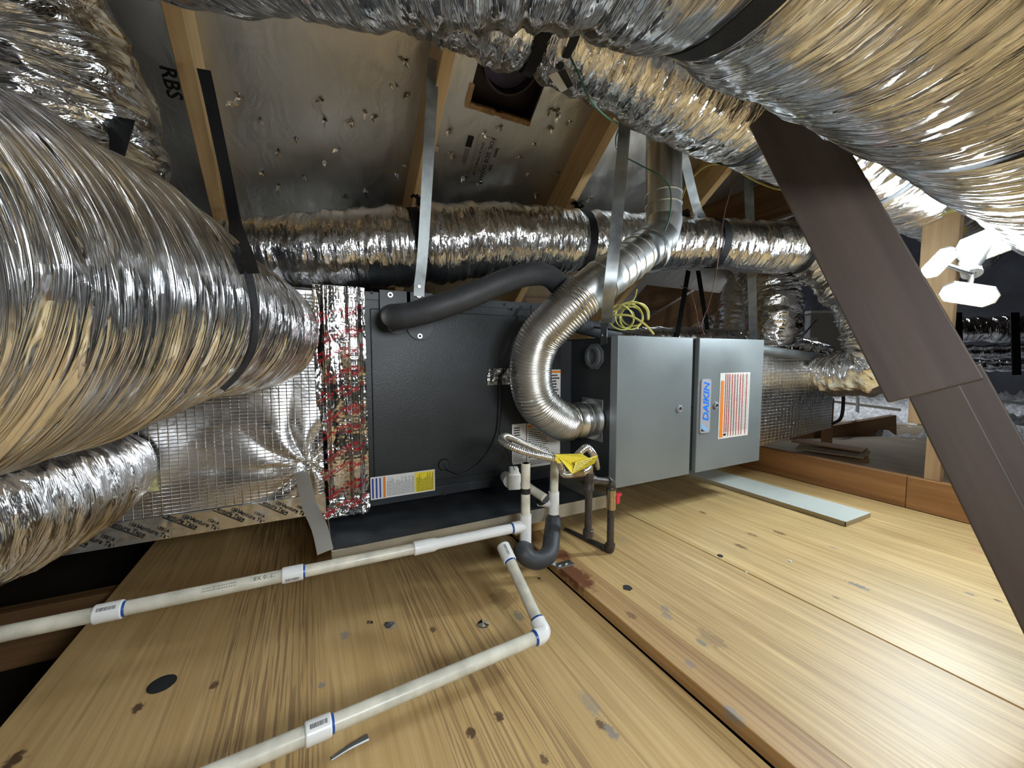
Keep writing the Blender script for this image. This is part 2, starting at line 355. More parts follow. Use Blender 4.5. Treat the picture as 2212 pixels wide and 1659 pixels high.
# the foil face of the roof sheathing: dull aluminium with nail tears
def deckmat():
    m = foil('roof_deck_foil', (.66, .65, .62), rough=.40, su=14, sv=10, strength=.6, dist=.004, fine=.5)
    return m
M['deck'] = deckmat()
def emit(name, col, s):
    m, nt, b = mat(name); b.inputs['Base Color'].default_value = (.9, .9, .9, 1); b.inputs['Emission Color'].default_value = (*col, 1); b.inputs['Emission Strength'].default_value = s
    return m
M['led'] = emit('led_panel', (.80, .92, 1.0), LAMP)
TAN0, TAN1 = (.42, .26, .095), (.72, .50, .225)
BR, GR = (.07, .035, .018), (.20, .20, .21)
def G(px, py, z=0.): p = P(px, py, Z=z); return (p.x, p.y)
def sp(px, py, r, st, c, k, z=0.): x, y = G(px, py, z); return (x, y, z, r, st, c, k)
M['plyL'] = wood('plywood_left', TAN0, (.68, .475, .215), 'Y', 120, 3.0, .6, .9, bands=((-.20, .0, 210, .9), (.17, .40, 200, .75)),
    knots=[sp(1078, 1548, .009, 1.3, BR, .9), sp(1017, 1583, .010, 1.2, BR, .9), sp(298, 1529, .010, 1.4, BR, .9), sp(463, 1480, .009, 1.3, BR, .85), sp(935, 1360, .008, 1.5, BR, .8),
           sp(1175, 1640, .007, 1.5, BR, .8), sp(30, 1642, .014, 1.3, BR, .9), sp(1297, 1565, .008, 1.6, BR, .8)],
    spots=[sp(1045, 1348, .012, 1.5, (.32, .33, .34), .8), sp(842, 1350, .014, 1.2, (.30, .31, .32), .8), sp(745, 1372, .011, 1.5, (.25, .26, .27), .7), sp(1320, 1580, .010, 2, GR, .7),
           sp(1275, 1520, .013, 2.5, (.28, .26, .24), .5), sp(695, 1480, .008, 1.2, GR, .7), sp(1090, 1292, .04, 1.2, (.20, .11, .04), .5), sp(1120, 1330, .012, 2, (.10, .14, .13), .6)], lines=.35)
zr = .03
M['plyR'] = wood('plywood_middle', TAN0, (.74, .52, .235), 'Y', 130, 4.0, .5, 1.25, bands=((.75, 1.1, 120, .22),),
    spots=[sp(1437, 1315, .010, 1.5, GR, .6, zr), sp(1440, 1330, .012, 1.5, GR, .5, zr), sp(1515, 1388, .008, 2, (.15, .17, .17), .7, zr), sp(1540, 1382, .020, 2, (.22, .14, .07), .5, zr), sp(1344, 1165, .012, 1.3, (.35, .34, .32), .5, zr)], lines=.25, coat=.08)
M['plyF'] = wood('plywood_right', (.44, .27, .10), (.78, .56, .255), 'Y', 110, 4.0, .45, 1.15,
    knots=[sp(1600, 1180, .012, 2, (.16, .07, .03), .8, zr), sp(1683, 1151, .012, 2.2, (.16, .07, .03), .8, zr), sp(1625, 1155, .011, 2, (.18, .09, .04), .7, zr), sp(1518, 1107, .010, 2, (.16, .07, .03), .8, zr)],
    spots=[sp(1855, 1266, .010, 3, (.12, .13, .13), .8, zr), sp(2115, 1190, .018, 1.5, (.55, .22, .14), .5, zr), sp(2095, 1283, .008, 1.5, (.12, .12, .12), .7, zr), sp(2155, 1297, .006, 1.5, BR, .8, zr), sp(1806, 1291, .006, 1.5, BR, .7, zr), sp(1800, 1183, .008, 2, GR, .5, zr)], lines=.2, coat=.12)
M['board'] = wood('board_pine', (.26, .13, .045), (.55, .35, .15), 'Y', 130, 2, .5, 1.3,
    spots=[sp(1245, 1245, .035, 2.2, (.12, .025, .01), .85, zr), sp(1210, 1200, .03, 1.5, (.15, .035, .015), .8, zr), sp(1580, 1543, .014, 1.6, (.30, .28, .25), .8, zr), sp(1490, 1436, .010, 1.4, GR, .5, zr), sp(1365, 1332, .01, 2, (.10, .04, .015), .6, zr)])
M['rafter'] = wood('rafter_pine', (.40, .23, .08), (.62, .42, .19), 'X', 60, 2.0, .6, .9)
M['joist'] = wood('joist_brown', (.13, .065, .025), (.30, .16, .065), 'X', 45, 2.0, .6, 1.0)
M['beam'] = wood('rim_beam', (.22, .095, .03), (.46, .23, .085), 'X', 40, 2.0, .6, 1.0)
M['brace'] = wood('brace_wood', (.055, .040, .033), (.105, .077, .064), 'X', 40, 1.6, .55, .9,)
M['post'] = wood('post_pine', (.38, .24, .12), (.60, .42, .24), 'X', 50, 2.5, .6, .9)
M['greyply'] = wood('grey_plywood', (.20, .15, .10), (.36, .29, .20), 'Y', 40, 2, .7, .9)

# ------------------------------------------------------------------ ducts
DUCTS = {}
def duct(name, label, pts, rad, seed, m='foilA', nu=230, nv=150, amp=.006, fold=34, big=.010, parent=None, cap=(True, True), squash=None, cat='duct', tw=0.0, pinch=(), strk=1.0):
    path, Ln = smoothpath(pts, max(int(Ln_est(pts) * nu), 24))
    N = len(path); T, U, V_ = frames(path)
    rr = np.interp(np.linspace(0, 1, N), np.linspace(0, 1, len(rad)), rad) if isinstance(rad, (list, tuple)) else np.full(N, rad)
    calm = np.zeros(N)
    for (s0, d) in pinch: calm += np.exp(-((np.linspace(0, 1, N) - s0) * Ln / .034) ** 4); rr = rr - d * np.exp(-((np.linspace(0, 1, N) - s0) * Ln / .030) ** 2)
    s = np.linspace(0, Ln, N)[:, None]; ang = np.linspace(0, 1, nv + 1)[None, :-1]
    r0 = float(np.mean(rr)); circ = 2 * math.pi * r0
    uu = s + tw * ang + 0 * ang; vv = ang * circ + 0 * s
    c1 = max(int(circ * 5 * strk), 3); c2 = max(int(circ * 14 * strk), 5); c3 = max(int(circ * 2.2), 2); c4 = max(int(circ * 34), 8)
    warp = (vnoise(s * 3 + 0 * ang, ang * c3 + 0 * s, c3, seed + 9) - .5) * .05
    a = vnoise((uu + warp) * fold, ang * c1 + 0 * s, c1, seed, True); a = 1 - np.abs(2 * a - 1)
    b = vnoise((uu + warp) * fold * 2.3, ang * c2 + 0 * s, c2, seed + 1, True); b = 1 - np.abs(2 * b - 1)
    c = vnoise(uu * 4 + 0 * ang, ang * c3 + 0 * s, c3, seed + 2) - .5
    d = vnoise((uu + warp) * fold * 4.4, ang * c4 + 0 * s, c4, seed + 3)
    amp = amp * 1.5; disp = amp * (a - .5) + amp * .5 * (b - .5) + big * c + amp * .16 * (d - .5)
    disp = disp * (1 - .9 * np.clip(calm, 0, 1))[:, None]
    rad2 = rr[:, None] + disp
    ca, sa = np.cos(2 * np.pi * ang), np.sin(2 * np.pi * ang)
    Pn = np.array([list(p) for p in path])[:, None, :]; Un = np.array([list(p) for p in U])[:, None, :]; Vn = np.array([list(p) for p in V_])[:, None, :]
    sq = squash or 1.0
    X = Pn + Un * (ca * rad2)[..., None] * sq + Vn * (sa * rad2)[..., None]
    vs = X.reshape(-1, 3)
    i = np.arange(N - 1)[:, None]; j = np.arange(nv)[None, :]; j2 = (j + 1) % nv
    F = np.stack([i * nv + j, i * nv + j2, (i + 1) * nv + j2, (i + 1) * nv + j], -1).reshape(-1, 4)
    us = np.linspace(0, Ln, N); ju = np.arange(nv) / nv * circ; ju2 = (np.arange(nv) + 1) / nv * circ
    UVq = np.zeros((N - 1, nv, 4, 2)); UVq[..., 0, 0] = us[:-1, None]; UVq[..., 1, 0] = us[:-1, None]; UVq[..., 2, 0] = us[1:, None]; UVq[..., 3, 0] = us[1:, None]
    UVq[..., 0, 1] = ju; UVq[..., 1, 1] = ju2; UVq[..., 2, 1] = ju2; UVq[..., 3, 1] = ju
    me = bpy.data.meshes.new(name); off = wloc(parent) if parent is not None else (Vector(pts[0]))
    nv_tot = len(vs) + 2; caps = []
    vs = np.vstack([vs, [list(path[0])], [list(path[-1])]]) - np.array(list(off))
    faces = [tuple(f) for f in F.tolist()]; uvl = UVq.reshape(-1, 2)
    ex = []
    if cap[0]: ex += [(len(vs) - 2, (k + 1) % nv, k) for k in range(nv)]
    if cap[1]: ex += [(len(vs) - 1, (N - 1) * nv + k, (N - 1) * nv + (k + 1) % nv) for k in range(nv)]
    me.from_pydata(vs.tolist(), [], faces + ex)
    l = me.uv_layers.new(name='UVMap'); alluv = np.vstack([uvl, np.tile([[0, 0], [.01, 0], [0, .01]], (len(ex), 1))]) if ex else uvl
    l.data.foreach_set('uv', alluv.ravel()); me.materials.append(M[m])
    me.polygons.foreach_set('use_smooth', [True] * len(me.polygons))
    o = bpy.data.objects.new(name, me); COL.objects.link(o)
    if parent is not None: o.parent = parent
    else: o.location = off; tag(o, label, cat)
    DUCTS[label or name] = (path, T, U, V_, rr, sq)
    o['_k'] = 0; del o['_k']
    return o, (path, T, U, V_, rr, sq)
def Ln_est(pts): return sum((Vector(b) - Vector(a)).length for a, b in zip(pts, pts[1:])) * 1.05

def hit(d, px, py, lift=.003):
    path, T, U, V_, rr, sq = d; A = np.array([list(p) for p in path]); dr = FW + RT * ((px - CX) / FPX) + UP * ((CY - py) / FPX)
    D = .15
    while D < 4:
        p = EYE + dr * D; q = np.sqrt(((A - np.array(list(p))) ** 2).sum(1)) - rr
        m = q.min()
        if m <= lift: return p
        D += max(m - lift, .0015) / dr.length
    return EYE + dr * 1.0
def t_px(d, px):
    path = d[0]; best = (1e9, 0)
    for i, p in enumerate(path):
        e = p - EYE; z = e.dot(FW)
        if z > .05: best = min(best, (abs(CX + FPX * e.dot(RT) / z - px), i))
    return best[1] / (len(path) - 1)
def t_x(d, x): 
    path = d[0]; return min((abs(p.x - x), i) for i, p in enumerate(path))[1] / (len(path) - 1)
def t_ring(d, px, lo=0., hi=.6):
    best = (1e9, 0); path, T, U, V_, rr, sq = d; n = len(path) - 1
    for i in range(int(lo * n), int(hi * n)):
        m = -1e9
        for k in range(24):
            a = k * math.pi / 12; q = path[i] + (U[i] * math.cos(a) + V_[i] * math.sin(a)) * rr[i] - EYE; z = q.dot(FW)
            if z > .05: m = max(m, CX + FPX * q.dot(RT) / z)
        best = min(best, (abs(m - px), i))
    return best[1] / n
def band(d, t, w, th=.0022, extra=.004, a0=0, a1=1, n=72, tilt=0.0):
    """ring of webbing round duct d at fraction t; returns MB"""
    path, T, U, V_, rr, sq = d; k = t * (len(path) - 1); i = int(k); i = min(max(i, 0), len(path) - 1)
    c, T0, U0, V0, r = path[i], T[i], U[i], V_[i], rr[i] + extra
    mb = MB(); vs = []; closed = abs(a1 - a0) >= .999; m = n if closed else n + 1
    for q in range(m):
        a = 2 * math.pi * (a0 + (a1 - a0) * q / n)
        dr = U0 * math.cos(a) * sq + V0 * math.sin(a)
        cc = c + T0 * (tilt * math.sin(a))
        for sd, tt in ((-1, 0), (1, 0), (1, 1), (-1, 1)): vs.append(cc + T0 * (sd * w / 2) + dr * (r + tt * th))
    fs = []
    for q in range(m if closed else m - 1):
        q2 = (q + 1) % m
        for e in range(4): fs.append((q * 4 + e, q * 4 + (e + 1) % 4, q2 * 4 + (e + 1) % 4, q2 * 4 + e))
    mb.add(vs, fs); return mb

# ------------------------------------------------------------------ text
def text_mesh(body, size, bold=0.0, shear=0.0, spacing=1.0, align='CENTER'):
    c = bpy.data.curves.new('t', 'FONT'); c.body = body; c.size = size; c.offset = bold; c.shear = shear; c.space_character = spacing
    c.align_x = align; c.align_y = 'CENTER'; c.resolution_u = 2
    o = bpy.data.objects.new('t', c); COL.objects.link(o)
    dg = bpy.context.evaluated_depsgraph_get(); me = bpy.data.meshes.new_from_object(o.evaluated_get(dg))
    vs = [tuple(v.co) for v in me.vertices]; fs = [tuple(p.vertices) for p in me.polygons]
    bpy.data.objects.remove(o); bpy.data.curves.remove(c); bpy.data.meshes.remove(me)
    return vs, fs
def place_text(mb, tm, o, ex, ey, wr=None):
    vs, fs = tm; o, ex, ey = Vector(o), Vector(ex), Vector(ey)
    pts = [o + ex * v[0] + ey * v[1] for v in vs]
    if wr: pts = [wr(p) for p in pts]
    mb.add(pts, fs)

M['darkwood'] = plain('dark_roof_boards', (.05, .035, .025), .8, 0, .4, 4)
# ================================================================== SETTING
# floor: the sheets of plywood laid over the joists, and the attic floor around them
fl = struct_e('floor')
MB().box(-.512, .640, -.75, 2.05, -.018, 0).build('plywood_panel', M['plyL'], fl)
MB().box(.722, 1.1150, -.75, 2.6, .012, zr).build('plywood_panel', M['plyR'], fl)
MB().box(1.1215, 2.19, -.75, 2.6, .012, zr).build('plywood_panel', M['plyF'], fl)
MB().box(2.24, 4.2, -1.0, 1.9, .10, .125).build('plywood_panel', M['greyply'], fl)
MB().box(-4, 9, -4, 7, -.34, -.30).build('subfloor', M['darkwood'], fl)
# ceiling: foil faced sheathing with the square hole of the roof vent
ce = struct_e('ceiling')
SL = math.atan(.7265); RD = Vector((0, math.cos(SL), -math.sin(SL))); RN = Vector((0, -math.sin(SL), -math.cos(SL)))   # down the slope; into the room
def roof(x, y, lift=0.): return Vector((x, y, .66 + 1.80 - .7265 * y)) + RN * lift
def onroof(px, py, lift=0.):
    d = FW + RT * ((px - CX) / FPX) + UP * ((CY - py) / FPX); o = roof(0, 0, lift)
    t = (o - EYE).dot(RN) / d.dot(RN); return EYE + d * t
hc = [onroof(*q) for q in ((1012, 222), (1143, 272), (1180, 175), (1034, 118))]
hx0, hx1 = sum(p.x for p in (hc[0], hc[3])) / 2, sum(p.x for p in (hc[1], hc[2])) / 2
hs0 = sum((p - roof(0, 0)).dot(RD) for p in (hc[2], hc[3])) / 2; hs1 = sum((p - roof(0, 0)).dot(RD) for p in (hc[0], hc[1])) / 2
hs0 = hs1 - .26
def rpt(x, s, lift=0.): return roof(0, 0, lift) + Vector((x, 0, 0)) + RD * s
def deck_panel(x0, x1, s0, s1, hole=None, th=.012):
    mb = MB()
    def slab(a, b, c, d):
        n1, n2 = max(int((b - a) / .25), 1), max(int((d - c) / .25), 1)
        q = [rpt(a, c), rpt(b, c), rpt(b, d), rpt(a, d)]; t = [p - RN * th for p in q]
        mb.add(q + t, [(0, 1, 2, 3), (7, 6, 5, 4), (0, 4, 5, 1), (1, 5, 6, 2), (2, 6, 7, 3), (3, 7, 4, 0)],
               [[(a, c), (b, c), (b, d), (a, d)]] + [[(0, 0), (0, .01), (.01, .01), (.01, 0)]] * 5)
    if hole:
        a, b, c, d = hole
        slab(x0, a, s0, s1); slab(b, x1, s0, s1); slab(a, b, s0, c); slab(a, b, d, s1)
    else: slab(x0, x1, s0, s1)
    return mb.build('sheathing_panel', M['deck'], ce)
deck_panel(-2.2, .205, -.2, 1.098); deck_panel(.207, 2.6, -.2, 1.098)
deck_panel(-2.2, -.55, 1.10, 4.4); deck_panel(-.548, 1.90, 1.10, 4.4, (hx0, hx1, hs0, hs1)); deck_panel(1.902, 2.6, 1.10, 2.3)
# the other slope behind the camera and the far wing
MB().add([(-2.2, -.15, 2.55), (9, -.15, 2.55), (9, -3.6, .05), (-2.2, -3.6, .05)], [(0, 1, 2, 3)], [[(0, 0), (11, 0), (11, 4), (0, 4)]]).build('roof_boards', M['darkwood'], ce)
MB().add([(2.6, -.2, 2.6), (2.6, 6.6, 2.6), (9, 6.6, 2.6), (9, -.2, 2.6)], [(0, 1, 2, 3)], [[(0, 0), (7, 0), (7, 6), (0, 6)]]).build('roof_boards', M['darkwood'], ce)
M['wall'] = plain('dark_foil_wall', (.12, .13, .155), .7, .2, .4, 3)  # bluish grey raised to stand in for the lamp's veiling glare
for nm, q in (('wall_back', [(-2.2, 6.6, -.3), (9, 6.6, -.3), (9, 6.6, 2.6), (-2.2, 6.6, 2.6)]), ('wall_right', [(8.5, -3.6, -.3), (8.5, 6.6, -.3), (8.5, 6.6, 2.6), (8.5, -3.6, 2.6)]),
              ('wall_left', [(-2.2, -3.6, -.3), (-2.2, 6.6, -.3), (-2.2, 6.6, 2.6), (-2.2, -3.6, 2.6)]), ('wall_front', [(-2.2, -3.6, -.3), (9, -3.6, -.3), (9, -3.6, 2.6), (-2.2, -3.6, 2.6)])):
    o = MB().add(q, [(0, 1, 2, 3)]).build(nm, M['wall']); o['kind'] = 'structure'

def timber(name, p0, p1, w, t, side, m, parent=None, bevel=.002, label=None, cat=None, group=None, kind=None):
    """a board with its own axis: local X along it, W along SIDE, T across"""
    p0, p1 = Vector(p0), Vector(p1); a = (p1 - p0).normalized(); sd = Vector(side); sd = (sd - a * sd.dot(a)).normalized(); n = a.cross(sd)
    mb = MB(); L = (p1 - p0).length
    mb.box(0, L, -w / 2, w / 2, -t / 2, t / 2)
    off = MB.build(mb, name, m, None, bevel=bevel, label=label)
    mw = Matrix(((a.x, sd.x, n.x, p0.x), (a.y, sd.y, n.y, p0.y), (a.z, sd.z, n.z, p0.z), (0, 0, 0, 1)))
    if parent is not None:
        off.parent = parent; off.matrix_local = Matrix.Translation(-wloc(parent)) @ mw
    else: off.matrix_world = mw
    return tag(off, None, cat, group, kind)

# rafters under the sheathing
def rafter(x, s0, s1, label):
    p0 = rpt(x, s0, .071); p1 = rpt(x, s1, .071)
    o = timber('rafter', p0, p1, .14, .038, RN, M['rafter']); tag(o, label, 'rafter', 'rafters of the roof'); return o
rafter(onroof(388, 175, .14).x + .019, -.1, 3.6, 'pale pine rafter behind the black strap, leftmost rafter in view')
xr2 = onroof(990, 95, .14).x - .019
rafter(xr2, -.1, 3.9, 'pale pine rafter beside the square brown roof vent')
rafter(onroof(1335, 275, .14).x - .019, -.1, 3.9, 'pine rafter right of the printed foil sheathing with a dark brown side')
rafter(onroof(1583, 368, .14).x - .019, -.1, 3.4, 'pine rafter behind the round metal flue pipe, near the valley board')
rafter(-1.05, -.1, 3.6, 'pine rafter hidden behind the big ducts at the left')
# roof vent: brown plastic hood above the hole
rv = thing('roof_vent', 'square dark brown plastic roof vent with a round throat between two rafters', 'roof vent', rpt((hx0 + hx1) / 2, (hs0 + hs1) / 2)); rv['kind'] = 'thing'
mb = MB(); e = .012
mb.add([rpt(hx0 - e, hs0 - e, -.016), rpt(hx1 + e, hs0 - e, -.016), rpt(hx1 + e, hs1 + e, -.016), rpt(hx0 - e, hs1 + e, -.016),
        rpt(hx0 - e, hs0 - e, -.09), rpt(hx1 + e, hs0 - e, -.09), rpt(hx1 + e, hs1 + e, -.09), rpt(hx0 - e, hs1 + e, -.09)],
       [(0, 1, 5, 4), (1, 2, 6, 5), (2, 3, 7, 6), (3, 0, 4, 7), (4, 5, 6, 7)])
mb.build('hood', M['vent'], rv)
_c = onroof(1100, 122, -.088); cxv = _c.x; csv = (_c - roof(0, 0)).dot(RD); rthr = (hx1 - hx0) * .40
mb = MB(); c0 = rpt(cxv, csv, -.088); mb.ring(c0, RN, rthr - .006, rthr, .045, 40); mb.build('throat', M['vent'], rv, smooth=40)
mb = MB(); mb.cyl(rpt(cxv, csv, -.089), rpt(cxv, csv, -.08), rthr - .008, n=40); mb.build('screen', M['purple'], rv)
mb = MB()      # rough sawn OSB edge round the cut
random.seed(4)
for k in range(46):
    t = k / 46
    for (a, b, ax) in (((hx0, hs1), (hx1, hs1), 0), ((hx0, hs0 + .2), (hx0, hs1), 1)):
        if ax == 1 and k % 2: continue
        p = rpt(a[0] + (b[0] - a[0]) * t, a[1] + (b[1] - a[1]) * t, -.006)
        mb.obox(p, Vector((1, 0, 0)), RD, RN, .012 + .006 * random.random(), .008 + .010 * random.random(), .014 + .004 * random.random())
o = mb.build('sawn_edge', M['osb'], rv); o['kind'] = 'stuff'
# nails pushed through the sheathing with torn foil flaps
nails = MB(); random.seed(7)
for q in [(690, 215), (520, 210), (793, 245), (760, 265), (640, 302), (703, 348), (730, 322), (500, 222), (604, 402), (565, 372), (660, 385), (748, 425), (788, 418), (968, 283), (1078, 277), (1190, 238), (1208, 240), (1203, 252), (1228, 262), (1190, 279), (945, 318), (977, 332),
          (1002, 383), (1033, 394), (1120, 337), (1140, 374), (1152, 308), (880, 205), (873, 132), (805, 250), (1156, 418), (858, 373), (872, 357), (1272, 427), (1046, 287), (813, 14), (1205, 376), (850, 180), (700, 260), (560, 260), (600, 330)]:
    c = onroof(q[0], q[1], .001); n = 3 + random.randrange(3)
    for k in range(n):
        a = random.random() * 6.28; d = Vector((math.cos(a), 0, 0)) + RD * math.sin(a); e2 = Vector((-math.sin(a), 0, 0)) + RD * math.cos(a)
        l = .010 + .014 * random.random(); h = .004 + .012 * random.random()
        nails.add([c - e2 * .005, c + e2 * .005, c + d * l + RN * h, c + d * l * .5 + RN * h * .2 + e2 * .007], [(0, 1, 3), (0, 3, 2)], [[(0, 0), (.01, 0), (.01, .01)]] * 2)
    nails.cyl(c, c + RN * .014, .0012, n=5)
o = nails.build('torn_foil_flap', M['tapefoil'], ce); o['kind'] = 'stuff'
# printed sheathing: boxed notice, read from the side as in the photo
def print_on(o, ex, ey, items, name, m, parent, wr=None, box=None):
    mb = MB()
    for (body, size, x, y, bold, al) in items:
        place_text(mb, text_mesh(body, size, bold, align=al), Vector(o) + Vector(ex) * x + Vector(ey) * y, ex, ey, wr)
    if box:
        x0, x1, y0, y1, w = box
        for a, b, c, d in ((x0, x1, y0, y0 + w), (x0, x1, y1 - w, y1), (x0, x0 + w, y0, y1), (x1 - w, x1, y0, y1)):
            q = [Vector(o) + Vector(ex) * i + Vector(ey) * j for i, j in ((a, c), (b, c), (b, d), (a, d))]; mb.add(q, [(0, 1, 2, 3)])
    return mb.build(name, m, parent)
pA, pB = onroof(1064, 304, .0015), onroof(1036, 390, .0015)       # start and end of FOIL SIDE DOWN
exx = (pB - pA).normalized(); eyy = -(RN.cross(exx)); 
pU = onroof(1030, 296, .0015)
if eyy.dot(pU - pA) > 0: eyy = -eyy
ln = (pB - pA).length; k = ln / .62
mid = (pA + pB) / 2
print_on(mid, exx, eyy, [('FOIL SIDE DOWN', .088 * k, 0, 0, .0012 * k, 'CENTER'), ('LADO DE ALUMINIO DE ABAJO', .030 * k, 0, -.062 * k, 0, 'CENTER'), ('SPACE PANELS 1/8"', .062 * k, 0, -.125 * k, .0005 * k, 'CENTER'),
         ('For more information visit www', .030 * k, -.02 * k, -.185 * k, 0, 'CENTER'), ('levu', .085 * k, -.16 * k, .115 * k, .002 * k, 'CENTER'), ('RBS', .062 * k, .08 * k, .10 * k, .0008 * k, 'CENTER')],
         'printed_notice', M['ink'], ce, box=(-.35 * k, .36 * k, -.22 * k, .055 * k, .004 * k))
mb = MB()
for a, b, c, d in ((-.30, -.14, -.37, -.28), ):
    q = [mid + exx * i * k + eyy * j * k for i, j in ((a, c), (b, c), (b, d), (a, d))]; mb.add(q, [(0, 1, 2, 3)])
for r in range(4):
    y = -.30 - r * .018
    q = [mid + exx * i * k + eyy * j * k for i, j in ((-.12, y), (.12 - .03 * (r % 2), y), (.12 - .03 * (r % 2), y + .006), (-.12, y + .006))]; mb.add(q, [(0, 1, 2, 3)])
mb.build('printed_mark', M['ink'], ce)
pr = onroof(369, 180, .0015)
print_on(pr, exx, eyy, [('RBS', .05, 0, 0, .001, 'CENTER')], 'printed_notice', M['ink'], ce)

# floor board nailed flat between the sheets
bd = MB().box(.643, .719, -.75, 1.95, .002, .0325).build('floor_board', M['board'], None, bevel=.002)
tag(bd, 'long narrow pine board nailed flat between plywood sheets, stained red by the unit', 'board')
# holes of nails and screws in the board and the sheets
for q in [(1383, 1387), (1410, 1382), (1431, 1395), (1563, 1495)]:
    pass
# joists seen past the left edge of the sheet
tag(timber('floor_joist', (-1.05, -1.2, -.10), (-1.05, 2.2, -.10), .16, .04, (0, 0, 1), M['joist']), 'rough brown floor joist beyond the left edge of the plywood', 'joist')
tag(timber('floor_joist', (-1.9, .80, -.11), (-.45, .80, -.11), .16, .045, (0, 0, 1), M['joist']), 'brown floor joist running under the left plywood edge below the drain pipe', 'joist')
tag(timber('floor_joist', (-1.9, 1.55, -.11), (-.45, 1.55, -.11), .16, .045, (0, 0, 1), M['joist']), 'brown joist in the dark gap under the foil plenum', 'joist')
# blown insulation (left gap and the far attic)
def fluff(name, x0, x1, y0, y1, z, amp, seed, step=.035, hole=None):
    nx, ny = int((x1 - x0) / step) + 1, int((y1 - y0) / step) + 1
    X, Y = np.meshgrid(np.linspace(x0, x1, nx), np.linspace(y0, y1, ny), indexing='ij')
    h = .5 * vnoise(X * 6, Y * 6, 499, seed) + .3 * vnoise(X * 16, Y * 16, 499, seed + 1) + .2 * vnoise(X * 34, Y * 34, 499, seed + 2)
    h = h + .35 * (vnoise(X * 15, Y * 15, 499, seed + 5) > .6) * vnoise(X * 40, Y * 40, 499, seed + 6); Zz = z + amp * (h - .5) * 2
    if hole: 
        a, b, c, d = hole; ins = np.clip(np.minimum(np.minimum(X - a, b - X), np.minimum(Y - c, d - Y)) / .12 + .5, 0, 1); Zz = Zz - ins * .30
    vs = np.stack([X, Y, Zz], -1).reshape(-1, 3)
    i = np.arange(nx - 1)[:, None]; j = np.arange(ny - 1)[None]
    F = np.stack([i * ny + j, (i + 1) * ny + j, (i + 1) * ny + j + 1, i * ny + j + 1], -1).reshape(-1, 4)
    mb = MB(); mb.v = vs.tolist(); mb.f = [tuple(f) for f in F.tolist()]; mb.m = [0] * len(mb.f); mb.uv = [None] * len(mb.f)
    return mb.build(name, M['fluff'], None, smooth=180)
tag(fluff('insulation', 2.26, 8.4, -1.5, 6.5, .10, .10, 3, .032, hole=(2.0, 3.25, -2, 1.45)), 'white blown insulation covering the far attic floor', 'insulation', kind='stuff')
tag(fluff('insulation', -2.1, -.53, -1.5, .78, -.20, .05, 5, .04), 'grey blown insulation in the gap left of the plywood', 'insulation', kind='stuff')

# rim beam, the posts and the long brace
def yb(px, py): return P(px, py, X=2.194).y
rb = thing('rim_beam', 'orange-brown joist on edge along the right side of the plywood floor', 'beam', (2.21, .9, zr))
ysp = yb(1957, 1060)
timber('joist', (2.214, -1.2, .096), (2.214, ysp - .001, .096), .132, .04, (0, 0, 1), M['beam'], rb)
timber('joist', (2.214, ysp + .001, .096), (2.214, 2.6, .096), .132, .04, (0, 0, 1), M['beam'], rb)
yp = P(2012, 1036, X=2.214).y
ps = thing('wooden_post', 'pale square wooden post standing on the orange-brown joist beside the lamp', 'post', (2.23, yp, .162))
timber('lower_stud', (2.235, yp, .162), (2.235, yp, .40), .045, .045, (0, 1, 0), M['post'], ps)
timber('upper_stud', (2.225, yp + .028, .385), (2.19, yp + .01, 2.4), .105, .038, (0, 1, 0), M['post'], ps)
tag(timber('wooden_stud', P(2005, 935, D=3.2) + Vector((0, 0, -.25)), P(1985, 820, D=3.2), .09, .04, (1, 0, 0), M['post']), 'short wooden stud in the insulation behind the long brace', 'stud')
br = thing('diagonal_brace', 'long dark brown diagonal wooden brace crossing in front of the right side', 'brace', (1.04, .06, .03))
dirb = (Vector((1.035, .55, 1.20)) - Vector((1.043, .315, .60))).normalized()
A0 = P(2016, 846, D=.755); A1 = P(1712, 285, D=.95); ab = (A1 - A0).normalized(); nb = (EYE - (A0 + A1) / 2).normalized(); sb = ab.cross(nb)
timber('upper_board', A0, A1 + ab * .30, .134, .030, sb, M['brace'], br, bevel=.003)
B1 = P(2072, 862, D=.80); B0 = P(2300, 1300, D=.70); bb = (B1 - B0).normalized(); s2 = bb.cross((EYE - B1).normalized())
foot = B0 - bb * ((B0.z - zr) / bb.z) * 1.0
timber('lower_board', foot - s2 * .028, B1 - s2 * .028 + bb * .05, .078, .038, s2, M['brace'], br, bevel=.003)
timber('lower_board', foot + s2 * .026 + Vector((.02, .02, 0)), B1 + s2 * .026 + bb * .05 + Vector((.02, .02, 0)), .075, .038, s2, M['brace'], br, bevel=.003)

# ================================================================== FURNACE AND COIL
YC, YD = 1.29, 1.04
FX0, FX1, FZ0, FZ1 = .938, 1.764, .199, .732
fu = thing('furnace', 'grey horizontal gas furnace with two painted doors and a blue lettered badge', 'furnace', (1.35, 1.4, FZ0))
mb = MB(); mb.box(FX0, FX1, YD + .022, 1.75, FZ0 + .004, FZ1 - .004); mb.build('cabinet', M['dark2'], fu, bevel=.003)
XA, XB = 1.312, 1.346
def door(x0, x1, nm='door'):
    return MB().box(x0, x1, YD, YD + .020, FZ0, FZ1).build(nm, M['grey'], fu, bevel=.003)
d1 = door(FX0, XA); d2 = door(XB, FX1)
MB().box(FX0 - .0008, FX0 + .004, YD + .001, YD + .036, FZ0 + .002, FZ1 - .002).build('door_edge', M['greyedge'], d1)
MB().box(XA, XB, YD + .019, YD + .024, FZ0 + .006, FZ1 - .002).build('filler_strip', M['dark'], fu)
